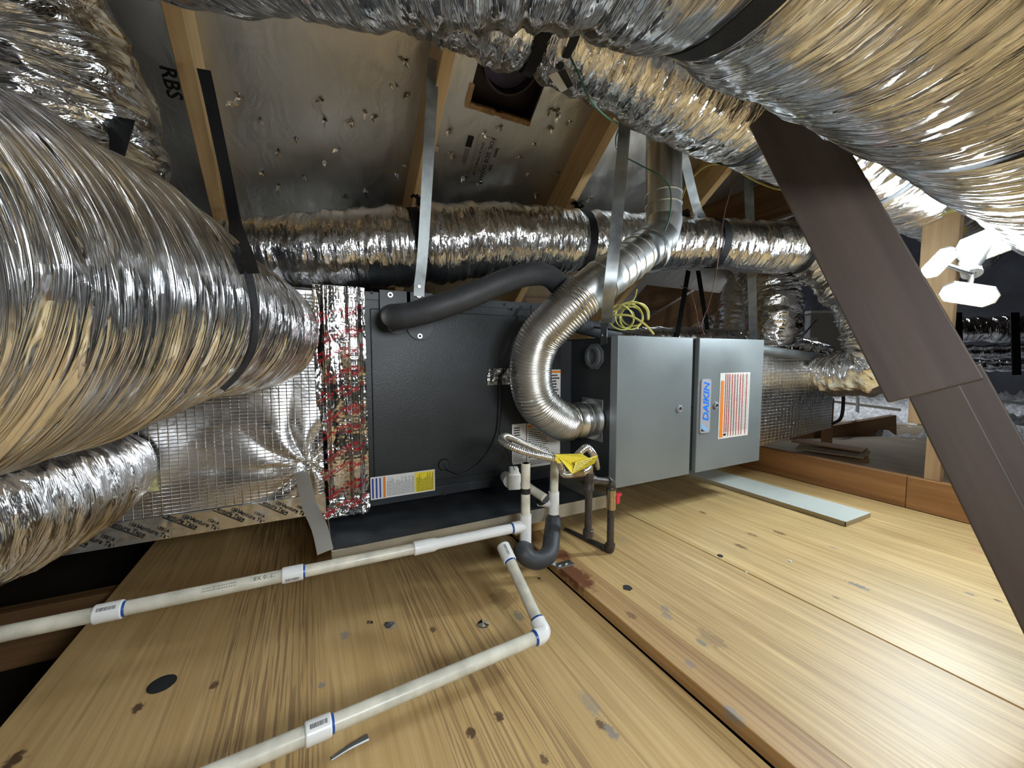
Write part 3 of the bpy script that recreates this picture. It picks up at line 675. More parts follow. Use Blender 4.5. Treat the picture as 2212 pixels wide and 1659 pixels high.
def knob(px, py, par):
    c = P(px, py, Y=YD); mb = MB(); mb.cyl((c.x, YD + .001, c.z), (c.x, YD - .006, c.z), .0135, .0125, n=24); mb.mi = 1
    mb.cyl((c.x, YD - .006, c.z), (c.x, YD - .009, c.z), .006, n=12); return mb.build('latch', [M['plate'], M['dark2']], par, smooth=40)
knob(1467, 882, d1); knob(1546, 875, d2)
for q in ((1497, 755), (1494, 880), (1487, 1008)):
    c = P(*q, Y=YD + .018); MB().cyl((c.x, YD + .019, c.z), (c.x, YD + .015, c.z), .004, n=10).build('screw', M['black'], fu)
# badge: silver plate with the letters reading upwards
def on_face(px, py, Y): p = P(px, py, Y=Y); return p.x, p.z
bx0 = on_face(1512, 880, YD)[0]; bx1 = on_face(1533, 880, YD)[0]; bz1 = on_face(1520, 819, YD)[1]; bz0 = on_face(1520, 935, YD)[1]
def rrect(x0, x1, z0, z1, y, t, r, n=6):
    pts = []
    for cx, cz, a0 in ((x1 - r, z1 - r, 0), (x0 + r, z1 - r, 90), (x0 + r, z0 + r, 180), (x1 - r, z0 + r, 270)):
        for k in range(n + 1): a = R_(a0 + 90 * k / n); pts.append((cx + r * math.cos(a), cz + r * math.sin(a)))
    N = len(pts); mb = MB(); mb.add([(x, y, z) for x, z in pts] + [(x, y + t, z) for x, z in pts],
        [tuple(range(N)), tuple(range(2 * N - 1, N - 1, -1))] + [(i, (i + 1) % N, N + (i + 1) % N, N + i) for i in range(N)]); return mb
bg = rrect(bx0, bx1, bz0, bz1, YD - .004, .004, (bx1 - bx0) * .22).build('badge', M['plate'], d2)
mb = MB(); hh = bz1 - bz0; ww = bx1 - bx0
place_text(mb, text_mesh('DAIKIN', ww * .80, ww * .022, .22, .98), ((bx0 + bx1) / 2 + ww * .06, YD - .0046, bz0 + hh * .59), (0, 0, 1), (-1, 0, 0))
# stretch to the length of the badge
zs = [v[2] for v in mb.v]; z0, z1 = min(zs), max(zs); t0, t1 = bz0 + hh * .225, bz1 - hh * .045
mb.v = [(v[0], v[1], t0 + (v[2] - z0) / (z1 - z0) * (t1 - t0)) for v in mb.v]
mb.build('letters', M['logoblue'], bg)
y_ = YD - .0046; X_ = lambda t: bx0 + ww * t; Z_ = lambda t: bz0 + hh * t
MB().add([(X_(.10), y_, Z_(.19)), (X_(.10), y_, Z_(.10)), (X_(.62), y_, Z_(.035)), (X_(.88), y_, Z_(.035))], [(0, 1, 2, 3)]).build('emblem', M['logolight'], bg)
MB().add([(X_(.10), y_, Z_(.085)), (X_(.10), y_, Z_(.035)), (X_(.46), y_, Z_(.035))], [(0, 1, 2)]).build('emblem', M['ink'], bg)
# label builder: sheet plus bands of print in sheet coordinates (0..1)
def sheet(name, x0, x1, z0, z1, Y, par, base, items, ymul=-1):
    th = .0012
    s = MB().box(x0, x1, Y + min(0, ymul * th), Y + max(0, ymul * th), z0, z1).build(name, M[base], par)
    y = Y + ymul * (th + .0004); by = {}
    for (a, b, c, d, m) in items: by.setdefault(m, []).append((a, b, c, d))
    for m, it in by.items():
        mb = MB()
        for a, b, c, d in it:
            q = [(x0 + (x1 - x0) * i, y - .0002 * ['white','orange','yellow','blueink','redink','greyink','ink'].index(m) , z0 + (z1 - z0) * j) for i, j in ((a, c), (b, c), (b, d), (a, d))]; mb.add(q, [(0, 1, 2, 3)])
        mb.build({'orange': 'orange_band', 'yellow': 'yellow_panel', 'blueink': 'blue_band', 'redink': 'red_rule', 'greyink': 'small_print', 'ink': 'pictogram', 'white': 'blank'}[m], M[m], s)
    return s
lx0 = on_face(1553, 880, YD)[0]; lx1 = on_face(1617, 880, YD)[0]; lz1 = on_face(1590, 805, YD)[1]; lz0 = on_face(1590, 943, YD)[1]
random.seed(2)
it = [(.03, .13, .02, .885, 'orange')]
for x in (.17, .235, .30, .39, .475, .565, .66, .745, .875): it.append((x, x + .018, .09 if x < .3 else .03, .985, 'redink'))
for x0_, x1_ in ((.19, .23), (.255, .295), (.325, .38), (.415, .47), (.50, .555), (.59, .65), (.685, .735), (.77, .865), (.90, .975)):
    n = max(int((x1_ - x0_) / .02), 1)
    for k in range(n):
        xx = x0_ + (x1_ - x0_) * (k + .3) / n
        z = .10
        while z < .96:
            l = .02 + .05 * random.random(); it.append((xx, xx + .006, z, min(z + l, .97), 'greyink')); z += l + .012
it += [(.155, .24, .045, .075, 'ink')]
ls = sheet('warning_label', lx0, lx1, lz0, lz1, YD, d2, 'white', it)
# combustion air collar and flue plate on the end that faces the coil
c = P(1285, 770, X=FX0)
mb = MB(); ax = Vector((-1, 0, 0))
mb.ring(c, ax, .027, .040, .016, 40); mb.mi = 1; mb.cyl(c + ax * .0005, c + ax * .002, .0268, n=32)
nh = 8; vs = []
mb.mi = 0
for k in range(nh):
    a = 2 * math.pi * (k + .5) / nh; vs.append(c + ax * .005 + Vector((0, math.cos(a) * .052, math.sin(a) * .050)))
mb.add(vs + [v - ax * .005 for v in vs], [tuple(range(nh)), tuple(range(2 * nh - 1, nh - 1, -1))] + [(i, (i + 1) % nh, nh + (i + 1) % nh, nh + i) for i in range(nh)])
M['greyplastic'] = plain('grey_plastic', (.10, .11, .115), .5); mb.build('air_intake_collar', [M['greyplastic'], M['black']], fu, smooth=35)
fp = P(1279, 905, X=FX0)
MB().box(FX0 - .003, FX0, fp.y - .062, fp.y + .062, fp.z - .078, fp.z + .078).build('flue_plate', M['galv'], fu, bevel=.001)
# ---- evaporator coil cabinet
CX0, CX1, CZ0, CZ1 = .149, .872, .187, .857
cc = thing('coil_cabinet', 'tall black steel evaporator coil cabinet left of the grey furnace', 'coil cabinet', (.5, 1.5, CZ0))
MB().box(CX0, CX1, YC, 1.82, CZ0, CZ1).build('cabinet', M['dark'], cc, bevel=.004)
pnl = MB().box(CX0 + .02, CX1 - .012, YC - .006, YC, CZ0 + .055, CZ1 - .05).build('access_panel', M['dark'], cc, bevel=.003)
MB().box(CX0, CX1, YC - .003, YC + .002, CZ1 - .024, CZ1 + .001).build('top_flange', M['dark2'], cc, bevel=.001)
MB().box(CX0, CX1, YC - .003, YC + .002, CZ0, CZ0 + .03).build('bottom_flange', M['dark2'], cc, bevel=.001)
for q in ((803, 632), (1092, 658), (803, 1082), (960, 1066), (1060, 1048), (1108, 668)):
    x, z = on_face(*q, YC - .003); MB().cyl((x, YC - .003, z), (x, YC - .007, z), .005, n=12).build('screw', M['black'], cc)
def vplate(px, py0, py1, w, big):
    x, z1 = on_face(px, py0, YC - .008); z0 = on_face(px, py1, YC - .008)[1]; mb = MB(); r = w / 2; n = 20
    pts = [(x + r, z1), (x - r, z1)] + [(x + r * math.cos(a), z0 + r + r * math.sin(a)) for a in [math.pi + math.pi * k / n for k in range(n + 1)]]
    N = len(pts); mb.add([(a, YC - .013, b) for a, b in pts] + [(a, YC - .006, b) for a, b in pts], [tuple(range(N)), tuple(range(2 * N - 1, N - 1, -1))] + [(i, (i + 1) % N, N + (i + 1) % N, N + i) for i in range(N)])
    return mb.build('line_cover', M['dark2'], cc, bevel=.001)
vplate(853, 628, 722, .095, 1); vplate(906, 632, 735, .085, 1)
for q in ((843, 637), (905, 638), (907, 726), (843, 708)):
    x, z = on_face(*q, YC - .014); mb = MB(); mb.ring((x, YC - .013, z), (0, -1, 0), .0045, .0078, .003, 20); mb.build('grommet', M['bright'], cc, smooth=40)
    MB().cyl((x, YC - .013, z), (x, YC - .0145, z), .0045, n=12).build('screw', M['black'], cc)
# labels on the coil
random.seed(5)
def textcols(x0, x1, z0, z1, n, vertical=True, w=.35, m='greyink'):
    out = []
    for k in range(n):
        if vertical:
            xx = x0 + (x1 - x0) * (k + .5) / n; z = z0; e = z1 - (z1 - z0) * random.random() * .35
            while z < e:
                l = (z1 - z0) * (.05 + .12 * random.random()); out.append((xx, xx + (x1 - x0) / n * w, z, min(z + l, e), m)); z += l + (z1 - z0) * .02
        else:
            zz = z0 + (z1 - z0) * (k + .5) / n; x = x0; e = x1 - (x1 - x0) * random.random() * .3
            while x < e:
                l = (x1 - x0) * (.05 + .12 * random.random()); out.append((x, min(x + l, e), zz, zz + (z1 - z0) / n * w, m)); x += l + (x1 - x0) * .02
    return out
def sheet_px(name, pxa, pya, pxb, pyb, base, items, Y=YC - .006):
    x0, z1 = on_face(pxa, pya, Y); x1, z0 = on_face(pxb, pyb, Y); return sheet(name, x0, x1, z0, z1, Y, cc, base, items)
xa, za = on_face(801, 1077, YC - .006); xb, zb = on_face(939, 1017, YC - .006)
za1 = on_face(801, 1029, YC - .006)[1]; zb0 = on_face(939, 1061, YC - .006)[1]
it = [(.02, .045, .06, .94, 'blueink'), (.075, .10, .06, .94, 'blueink'), (.13, .152, .06, .94, 'blueink'), (.185, .22, .04, .96, 'orange'), (.67, .985, .05, .95, 'yellow')]
it += textcols(.235, .66, .08, .92, 19, m='greyink') + textcols(.69, .97, .08, .92, 13, m='ink')
sheet('instruction_label', xa, xb, (za + zb0) / 2 - .001, (za1 + zb) / 2 + .001, YC - .006, cc, 'white', it)
sheet_px('rating_label', 1106, 917, 1136, 1000, 'white', textcols(.08, .92, .05, .55, 14, False) + textcols(.1, .6, .62, .92, 5, False, .5, 'ink'))
sheet_px('safety_label', 1138, 915, 1209, 1000, 'white', [(.02, .98, .90, .97, 'orange')] + textcols(.04, .7, .2, .88, 15, False, .35, 'ink') + textcols(.08, .8, .04, .16, 3, False, .5))
sheet_px('warning_notice', 1172, 799, 1210, 868, 'white', [(.0, 1, .90, .97, 'orange')] + textcols(.05, .95, .05, .85, 9, False, .5, 'ink'))
# crumpled foil tape patch and grommet of the cable
def crumple(name, x0, x1, z0, z1, Y, par, m, amp=.004, n=26, seed=1, uvs=1.0):
    X, Z = np.meshgrid(np.linspace(x0, x1, n), np.linspace(z0, z1, n), indexing='ij')
    h = np.abs(vnoise(X * 55, Z * 40, 499, seed) - .5) * 2 + .5 * vnoise(X * 150, Z * 110, 499, seed + 1)
    mb = MB(); mb.v = np.stack([X, Y - .001 - amp * h, Z], -1).reshape(-1, 3).tolist(); 
    for i in range(n - 1):
        for j in range(n - 1):
            a = i * n + j; mb.f.append((a, a + n, a + n + 1, a + 1)); mb.m.append(0); mb.uv.append([(X[i, j] + .5, Z[i, j]), (X[i + 1, j] + .5, Z[i, j]), (X[i + 1, j] + .5, Z[i, j + 1]), (X[i, j] + .5, Z[i, j + 1])])
    return mb.build(name, m, par, smooth=180)
x0, z1 = on_face(1053, 796, YC - .007); x1, z0 = on_face(1105, 830, YC - .007)
crumple('foil_tape', x0, x1, z0, z1, YC - .006, cc, M['tapefoil'])
gx, gz = on_face(958, 1003, YC - .006)
MB().cyl((gx, YC - .006, gz), (gx, YC - .013, gz), .021, .017, n=28).build('cable_grommet', M['black'], cc, smooth=40)
# transition plate between the coil and the furnace
MB().box(CX1, FX0 - .001, YC + .02, 1.78, CZ0 + .03, FZ1 - .01).build('transition_flange', M['galv'] if 0 else M['dark2'], cc)
# ---- supply plenum wrapped in scrim foil, with the crumpled printed tape at the joint
PX0, PX1 = -.62, CX0
PZ0, PZ1 = .20, .862
pl = thing('supply_plenum', 'foil-wrapped square supply plenum left of the black coil cabinet with grid reinforced skin', 'plenum', (-.2, 1.55, PZ0))
def wrapped(name, x0, x1, z0, z1, Y, par, m, fn, nx, nz, label=None, back=None):
    X, Z = np.meshgrid(np.linspace(x0, x1, nx), np.linspace(z0, z1, nz), indexing='ij'); H = fn(X, Z)
    mb = MB(); mb.v = np.stack([X, Y - H, Z], -1).reshape(-1, 3).tolist()
    for i in range(nx - 1):
        for j in range(nz - 1):
            a = i * nz + j; mb.f.append((a, a + nz, a + nz + 1, a + 1)); mb.m.append(0)
            mb.uv.append([(X[i, j] + 2, Z[i, j]), (X[i + 1, j] + 2, Z[i, j]), (X[i + 1, j] + 2, Z[i, j + 1]), (X[i, j] + 2, Z[i, j + 1])])
    return mb.build(name, m, par, smooth=180)
MB().box(PX0, PX1 - .003, YC + .006, 1.84, PZ0, PZ1 - .004).build('duct_board', M['scrim'], pl, bevel=.008)
tx0 = on_face(684, 800, YC)[0]
def fskin(X, Z):
    h = .012 * vnoise(X * 5, Z * 5, 499, 21) + .004 * vnoise(X * 14, Z * 12, 499, 22)
    px, pz = tx0 - .03, on_face(640, 1000, YC)[1]
    r = np.hypot(X - px, Z - pz); th = np.arctan2(Z - pz, X - px)
    h += .018 * np.exp(-(r / .16) ** 2) * np.abs(np.sin(th * 4.3 + r * 9)) ; return h
wrapped('scrim_skin', PX0, tx0 + .01, PZ0 + .015, PZ1 - .02, YC + .004, pl, M['scrim'], fskin, 110, 90)
def ftape(X, Z):
    u = (X - tx0) / (PX1 - tx0)
    ridge = .020 * np.exp(-((u - .68) / .035) ** 2) + .022 * np.exp(-((u - .86) / .05) ** 2) + .010 * np.exp(-((u - .18) / .05) ** 2)
    wob = .5 + vnoise(Z * 9 + 0 * X, X * 0 + 3, 7, 31)
    cr = .007 * np.abs(vnoise(X * 28, Z * 9, 499, 33) - .5) * 2 + .0009 * np.abs(vnoise(X * 130, Z * 95, 499, 34) - .5) * 2
    lowmask = 1 / (1 + np.exp(-(Z - .30) * 60)) * .6 + .4
    end = .02 * np.exp(-((Z - PZ0 + .01) / .03) ** 2) * vnoise(X * 90, Z * 90, 499, 35)
    return .006 + ridge * wob + cr * lowmask + end
tp = wrapped('joint_tape', tx0 - .004, PX1 + .004, PZ0 - .025, PZ1 + .004, YC + .002, pl, M['tapeface'], ftape, 120, 420)
MB().box(tx0 - .004, PX1 + .002, YC, 1.84, PZ1 - .006, PZ1 + .006).build('joint_tape', M['tapefoil'], pl)
mb = MB(); tm1 = text_mesh('Venture Tape', .0155, .0003); tm2 = text_mesh('1585', .011, .0002)
ex = Vector((math.cos(R_(33)), 0, math.sin(R_(33)))); ey = Vector((-math.sin(R_(33)), 0, math.cos(R_(33))))
def wr_t(p):
    X = np.array([[min(max(p.x, tx0), PX1)]]); return Vector((p.x, YC + .002 - float(ftape(X, np.array([[p.z]]))[0, 0]) - .0012, p.z))
row = 0; z = PZ0 + .0
while z < PZ1 - .03:
    for k, off in enumerate((0, .072)):
        x = tx0 + .035 + off + (.018 if row % 2 else 0); o = Vector((x, 0, z + off * .25))
        n0 = len(mb.v)
        place_text(mb, tm1, o, ex, ey); place_text(mb, tm2, o + ey * .015 - ex * .02, ex, ey)
        q = [o - ey * .0098 - ex * .040, o - ey * .0098 + ex * .038, o - ey * .0082 + ex * .038, o - ey * .0082 - ex * .040]; mb.add(q, [(0, 1, 2, 3)])
    z += .058; row += 1
keep = []; 
_a = np.array(mb.v); _h = ftape(np.clip(_a[:, 0], tx0, PX1)[:, None], _a[:, 2][:, None])[:, 0]; _a[:, 1] = YC + .002 - _h - .0012; mb.v = _a.tolist()
ff, mmk, uu = [], [], []
for f, m_, u_ in zip(mb.f, mb.m, mb.uv):
    if all(tx0 < mb.v[i][0] < PX1 and PZ0 - .02 < mb.v[i][2] < PZ1 for i in f): ff.append(f); mmk.append(m_); uu.append(u_)
mb.f, mb.m, mb.uv = ff, mmk, uu
o = mb.build('tape_print', M['tapered'], tp)
# tape along the lower edge with black print
def fedge(X, Z): return .006 + .004 * np.abs(vnoise(X * 40, Z * 60, 499, 41) - .5)
et = wrapped('edge_tape', PX0, tx0 + .012, PZ0 - .004, PZ0 + .055, YC - .008, pl, M['tapefoil'] if 0 else foil('edge_tape_foil', (.80, .79, .76), .25, 12, 12, .4, .002, .3), fedge, 160, 12)
MB().box(PX0, tx0 + .01, YC - .012, YC + .01, PZ0 - .006, PZ0 - .002).build('edge_tape', M['tapefoil'], pl)
mb = MB(); ex = Vector((math.cos(R_(-35)), 0, math.sin(R_(-35)))); ey = Vector((math.sin(R_(35)), 0, math.cos(R_(35)))); row = 0
tm1 = text_mesh('Venture Tape', .0145, .0003); tm2 = text_mesh('1581A', .011, .0003)
x = PX0 + .05
while x < tx0 - .02:
    o = Vector((x, YC - .0165, PZ0 + (.036 if row % 2 else .016))); place_text(mb, tm1, o, ex, ey); place_text(mb, tm2, o + ex * .01 + ey * .013, ex, ey)
    q = [o - ey * .0085 - ex * .04, o - ey * .0085 + ex * .04, o - ey * .0065 + ex * .04, o - ey * .0065 - ex * .04]; mb.add(q, [(0, 1, 2, 3)])
    x += .052; row += 1
mb.v = [v for v in mb.v]
ff = []
for f in mb.f:
    if all(PZ0 - .003 < mb.v[i][2] < PZ0 + .056 for i in f): ff.append(f)
mb.f = ff; mb.m = [0] * len(ff); mb.uv = [None] * len(ff)
mb.build('tape_print', M['ink'], et)
# torn patch of glass wool beside the lower duct
c = P(300, 1040, Y=YC - .02)
crumple('torn_insulation', c.x - .025, c.x + .035, c.z - .03, c.z + .02, YC - .012, pl, M['fibre'], .008, 20, 9)
# ---- drain pan on its blocks
pn = thing('drain_pan', 'shallow grey sheet metal drain pan under the coil and furnace', 'drain pan', (.5, 1.4, .135))
QX0, QX1, QY0, QY1, QZ0, QZ1 = .035, .905, 1.05, 1.95, .135, .178
mb = MB(); th = .0015
mb.box(QX0, QX1, QY0, QY1, QZ0, QZ0 + th)
mb.build('pan_floor', plain('pan_grey', (.075, .085, .095), .45, .5, .3, 14, .1), pn)
M['lip'] = plain('pan_lip', (.40, .37, .30), .45, .6, .15, 12)
for a in ((QX0, QX1, QY0 - th, QY0), (QX0, QX1, QY1, QY1 + th), (QX0 - th, QX0, QY0, QY1), (QX1, QX1 + th, QY0, QY1)):
    MB().box(a[0], a[1], a[2], a[3], QZ0, QZ1).build('lip', M['lip'], pn)
bb1 = P(1210, 1172, Z=0); bb2 = P(1298, 1172, Z=zr)
for nm, (x0, x1, y0, y1, lab) in {'a': (.62, .80, 1.19, 1.23, 'pale wooden block under the front of the drain pan by the black trap'), 'b': (.08, .20, 1.30, 1.42, 'wooden block in the shadow under the left end of the drain pan'), 'c': (.60, .80, 1.80, 1.88, 'wooden block under the back of the drain pan')}.items():
    tag(timber('wood_block', (x0, (y0 + y1) / 2, .068 + .016), (x1, (y0 + y1) / 2, .068 + .016), .10, y1 - y0, (0, 0, 1), M['rafter']), lab, 'wood block')
# bent metal strip at the pan's left corner
pts, _ = smoothpath([P(640, 995, D=1.16), P(655, 1035, D=1.12), P(668, 1090, D=1.06), P(690, 1140, D=1.0), P(703, 1192, D=.953)], 24)
tag(MB().ribbon(pts, (1, -.3, 0), .036, .0012).build('metal_strip', M['bright'], None, smooth=30), 'bent shiny metal strip hanging from the plenum to the pan corner', 'metal strip')

# ================================================================== DUCTS
# big duct at the left, from the plenum toward the photographer
ptsA = [(-.127, 1.283, .725), (-.178, 1.0, .731), (-.231, .70, .732), (-.289, .40, .714), (-.349, .05, .692), (-.42, -.40, .69)]
radA = [.147, .142, .161, .148, .146, .146]
def predict(pts, rad, n=200):
    path, _ = smoothpath(pts, n); T, U, V_ = frames(path); return (path, T, U, V_, np.interp(np.linspace(0, 1, n), np.linspace(0, 1, len(rad)), rad), 1.0)
_, dA = duct('flexible_duct', 'huge silver flexible duct at the left running from the plenum toward the front', ptsA, radA, 11, 'foilA', nu=330, nv=300, amp=.008, fold=26, big=.012, tw=.03, strk=.5, cap=(False, True))
stA = thing('webbing_strap', 'black webbing strap round the huge left duct, rising to the leftmost rafter', 'strap', (-.1, 1.1, .56))
def surf_strap(d, pix, w, lift, name, par, n=60):
    """webbing laid on the skin of a duct along a run of points, its width across the run"""
    pts, _ = smoothpath([hit(d, a, b, lift) for a, b in pix], n); sides = []
    for k, p in enumerate(pts):
        c = min(d[0], key=lambda q: (q - p).length); nrm = (p - c).normalized(); tn = (pts[min(k + 1, n - 1)] - pts[max(k - 1, 0)]).normalized(); sides.append(nrm.cross(tn))
    for k in range(1, n):
        if sides[k].dot(sides[k - 1]) < 0: sides[k] = -sides[k]
    return MB().ribbon(pts, sides, w, .003).build(name, M['web'], par, smooth=30)
surf_strap(dA, [(517, 540), (533, 580), (546, 635), (551, 690), (546, 742), (530, 785), (505, 818), (480, 842)], .026, .013, 'strap_loop', stA)
pts, _ = smoothpath([hit(dA, 535, 590, .014), hit(dA, 522, 548, .014), P(508, 480, D=.99), P(491, 390, D=1.08), onroof(464, 260, .19), onroof(446, 175, .16), onroof(440, 150, .16)], 30)
MB().ribbon(pts, (1, 0, .15), .028, .002).build('strap_tail', M['web'], stA, smooth=30)
_, dB = duct('flexible_duct', 'short silver flexible duct low at the left, joined to the plenum beneath the huge one', [(-.452, 1.27, .385), (-.452, 1.12, .392), (-.47, .95, .405), (-.53, .80, .41), (-.75, .60, .40), (-1.2, .45, .38)],
             [.098, .112, .118, .12, .12, .12], 23, 'scrim2' if 0 else 'foilB', nu=260, nv=200, amp=.007, fold=26, big=.014, tw=.02, cap=(False, True))
_, dC = duct('flexible_duct', 'silver flexible duct bending down behind the huge left duct at the top left', [(-1.296, .543, 1.411), (-.868, .887, 1.387), (-.574, 1.037, 1.336), (-.49, 1.122, 1.195), (-.461, 1.143, 1.015), (-.467, 1.171, .944)],
             [.176, .179, .182, .20, .20, .18], 35, 'foilC', nu=260, nv=220, amp=.013, fold=18, big=.022, tw=.06, cap=(True, True))
pts, _ = smoothpath([hit(dC, 266, 255, .02), hit(dC, 252, 300, .02), hit(dC, 238, 352, .02), hit(dC, 228, 420, .02)], 14)
tag(MB().ribbon(pts, (1, -.3, 0), .040, .002).build('webbing_strap', M['web'], None, smooth=30), 'short wide black webbing strap end on the bending duct at the top left', 'strap')
# long duct overhead, running to the right close to the camera
ptsE = [(-.966, .754, 1.308), (-.376, .608, 1.298), (-.012, .434, 1.231), (.387, .282, 1.227), (.999, .237, 1.224), (1.743, .256, 1.22), (2.631, .282, 1.202), (3.688, .216, 1.158)]
radE = [.16, .215, .21, .24, .241, .25, .24, .222]; pe_ = predict(ptsE, radE, 400); te1, te2 = t_x(pe_, .43), t_x(pe_, 1.05)
_, dE = duct('flexible_duct', 'huge silver flexible duct overhead at the right, closest to the front, with golden reflections', ptsE, radE, 59, 'foilA', nu=300, nv=320, amp=.0075, fold=36, big=.010, tw=-.05, strk=.4, pinch=((te1, .018), (te2, .016)))
tag(band(dE, te1, .032, extra=.010).build('webbing_strap', M['web'], None, smooth=40), 'black webbing strap round the huge overhead duct near the top centre', 'strap')
tag(band(dE, te2, .028, extra=.010, tilt=.010).build('webbing_strap', M['web'], None, smooth=40), 'black webbing strap round the huge overhead duct right of the diagonal brace', 'strap')
ptsF = [(.163, .895, 1.497), (.402, .837, 1.44), (.724, .781, 1.394), (1.004, .748, 1.373), (1.504, .709, 1.37), (2.098, .717, 1.349), (2.768, .739, 1.315), (3.537, .928, 1.278)]
radF = [.111, .115, .156, .171, .17, .158, .15, .138]; pf_ = predict(ptsF, radF, 400); tf = [t_x(pf_, q) for q in (.49, 1.13, 1.79)]
_, dF = duct('flexible_duct', 'silver flexible duct beneath the overhead one, passing over the metal flue pipe', ptsF, radF, 71, 'foilB', nu=260, nv=260, amp=.008, fold=28, big=.016, tw=.04, pinch=((tf[0], .018), (tf[1], .012), (tf[2], .010)))
for t, lab in zip(tf, ('black webbing strap round the duct beside its round sticker, above the roof vent', 'black webbing strap round the duct behind the top of the diagonal brace', 'black webbing strap round the duct right of the diagonal brace, by the yellow cable')):
    tag(band(dF, t, .026, extra=.009).build('webbing_strap', M['web'], None, smooth=40), lab, 'strap')
pts, _ = smoothpath([hit(dF, 1206, 150), hit(dF, 1222, 122), P(1238, 90, D=.70), P(1246, 60, D=.62)], 12)
tag(MB().ribbon(pts, (1, .2, 0), .016, .003).build('webbing_strap', M['web'], None, smooth=30), 'loose black strap tail between the two overhead ducts', 'strap')
# paper sticker on that duct
oF = [o for o in bpy.data.objects if o.get('label', '').startswith('silver flexible duct beneath the overhead')][0]
def patch(d, quad, n, lift, nm, m, par):
    vs = []
    for i in range(n + 1):
        for j in range(n + 1):
            u, v = i / n, j / n; q = [(1 - u) * (1 - v) * quad[0][k] + u * (1 - v) * quad[1][k] + u * v * quad[2][k] + (1 - u) * v * quad[3][k] for k in (0, 1)]
            vs.append(hit(d, q[0], q[1], lift))
    return MB().add(vs, [(i * (n + 1) + j, (i + 1) * (n + 1) + j, (i + 1) * (n + 1) + j + 1, i * (n + 1) + j + 1) for i in range(n) for j in range(n)]).build(nm, m, par, smooth=180)
stk = patch(dF, [(1184, 163), (1222, 147), (1240, 184), (1212, 200)], 8, .009, 'sticker', M['white'], oF)
patch(dF, [(1204, 155), (1221, 148), (1239, 184), (1226, 192)], 8, .0105, 'sticker_print', M['ink'], stk)
# the duct that runs behind the furnace under the rafters
gp = [(-.591, 1.639, .943), (-.146, 1.565, .999), (.041, 1.499, 1.012), (.334, 1.43, 1.047), (.704, 1.378, 1.101), (1.022, 1.329, 1.13), (1.381, 1.278, 1.155), (1.659, 1.187, 1.162), (2.091, 1.05, 1.158)]
rg = [.113, .105, .125, .132, .122, .119, .111, .107, .112]; pg = predict(gp, rg, 400); tg = [t_px(pg, q) for q in (905, 1256, 1540, 1722)]
_, dG = duct('flexible_duct', 'long silver flexible duct running across behind the units under the rafters', gp, rg, 83, 'foilB', nu=240, nv=220, amp=.008, fold=24, big=.020, tw=.02, pinch=((tg[0], .014), (tg[1], .014), (tg[2], .014), (tg[3], .01)))
for t, lab, w in ((tg[0], 'black webbing strap round the long duct beside the first metal hanging strap', .032), (tg[1], 'black webbing strap round the long duct left of the metal flue, knotted on top', .032), (tg[2], 'black webbing strap round the long duct right of the metal flue', .032), (tg[3], 'grey webbing strap at the right end of the long duct by the brace', .03)):
    tag(band(dG, t, w, extra=.008).build('webbing_strap', M['web'], None, smooth=40), lab, 'strap')
for q in ((902, 418), (1243, 440), (1480, 462)):
    pass
mb = MB()
for (px, py, D) in ((905, 430, 1.42), (1250, 443, 1.60), (1482, 463, 1.72)):
    c = P(px, py, D=D)
    k = MB(); random.seed(px)
    for j in range(4):
        a = random.random() * 3; k.obox(c + Vector((.012 * (random.random() - .5), 0, .008 * (random.random() - .5))), Vector((math.cos(a), .3, math.sin(a))).normalized(), Vector((0, 1, 0)), Vector((-math.sin(a), 0, math.cos(a))), .045, .028, .006)
    tag(k.build('strap_knot', M['web'], None, bevel=.002), {905: 'black webbing knot on top of the long duct by the first metal strap', 1250: 'black webbing knot on top of the long duct below the dark-sided rafter', 1482: 'black webbing knot on top of the long duct right of the flue'}[px], 'strap')
# elbow duct at the right
hp = [(2.314, 1.096, .577), (2.253, .936, .571), (2.254, .833, .619), (2.276, .827, .741), (2.274, .898, .891), (2.212, .989, 1.026), (2.156, 1.08, 1.153), (2.131, 1.2, 1.282)]
_, dH = duct('flexible_duct', 'crinkled silver duct elbow curving down to the foil return plenum behind the brace', hp, [.075, .10, .125, .13, .105, .10, .085, .08], 97, 'foilC', nu=260, nv=180, amp=.014, fold=26, big=.016, tw=.03, cap=(True, True))
_, dI = duct('flexible_duct', 'short upright silver duct between the furnace and the elbow duct', [P(1668, 740, D=2.25), P(1672, 690, D=2.22), P(1668, 640, D=2.25), P(1648, 590, D=2.3), P(1630, 560, D=2.35)], [.145, .135, .14, .13, .13], 101, 'foilC', nu=200, nv=150, amp=.010, fold=26, big=.014, tw=.03)
_, dK = duct('flexible_duct', 'dark shaded slanting duct behind the third metal hanging strap', [P(1578, 735, D=2.6), P(1598, 650, D=2.6), P(1622, 570, D=2.6)], [.12, .115, .10], 103, 'foilC', nu=150, nv=110, amp=.008, fold=24, big=.01)
_, dL = duct('flexible_duct', 'small far silver duct seen beneath the long duct between two black struts', [P(1500, 705, D=3.2), P(1545, 680, D=3.2), P(1580, 640, D=3.3)], [.12, .12, .11], 105, 'foilC', nu=120, nv=90, amp=.01, fold=20, big=.01)
_, dM = duct('wrapped_trunk', 'low foil-wrapped trunk lying behind the top of the furnace', [P(1330, 735, D=2.5), P(1500, 738, D=2.5), P(1700, 758, D=2.5), P(1780, 775, D=2.5)], [.075, .085, .10, .09], 107, 'foilC', nu=120, nv=100, amp=.006, fold=16, big=.012, cat='duct')
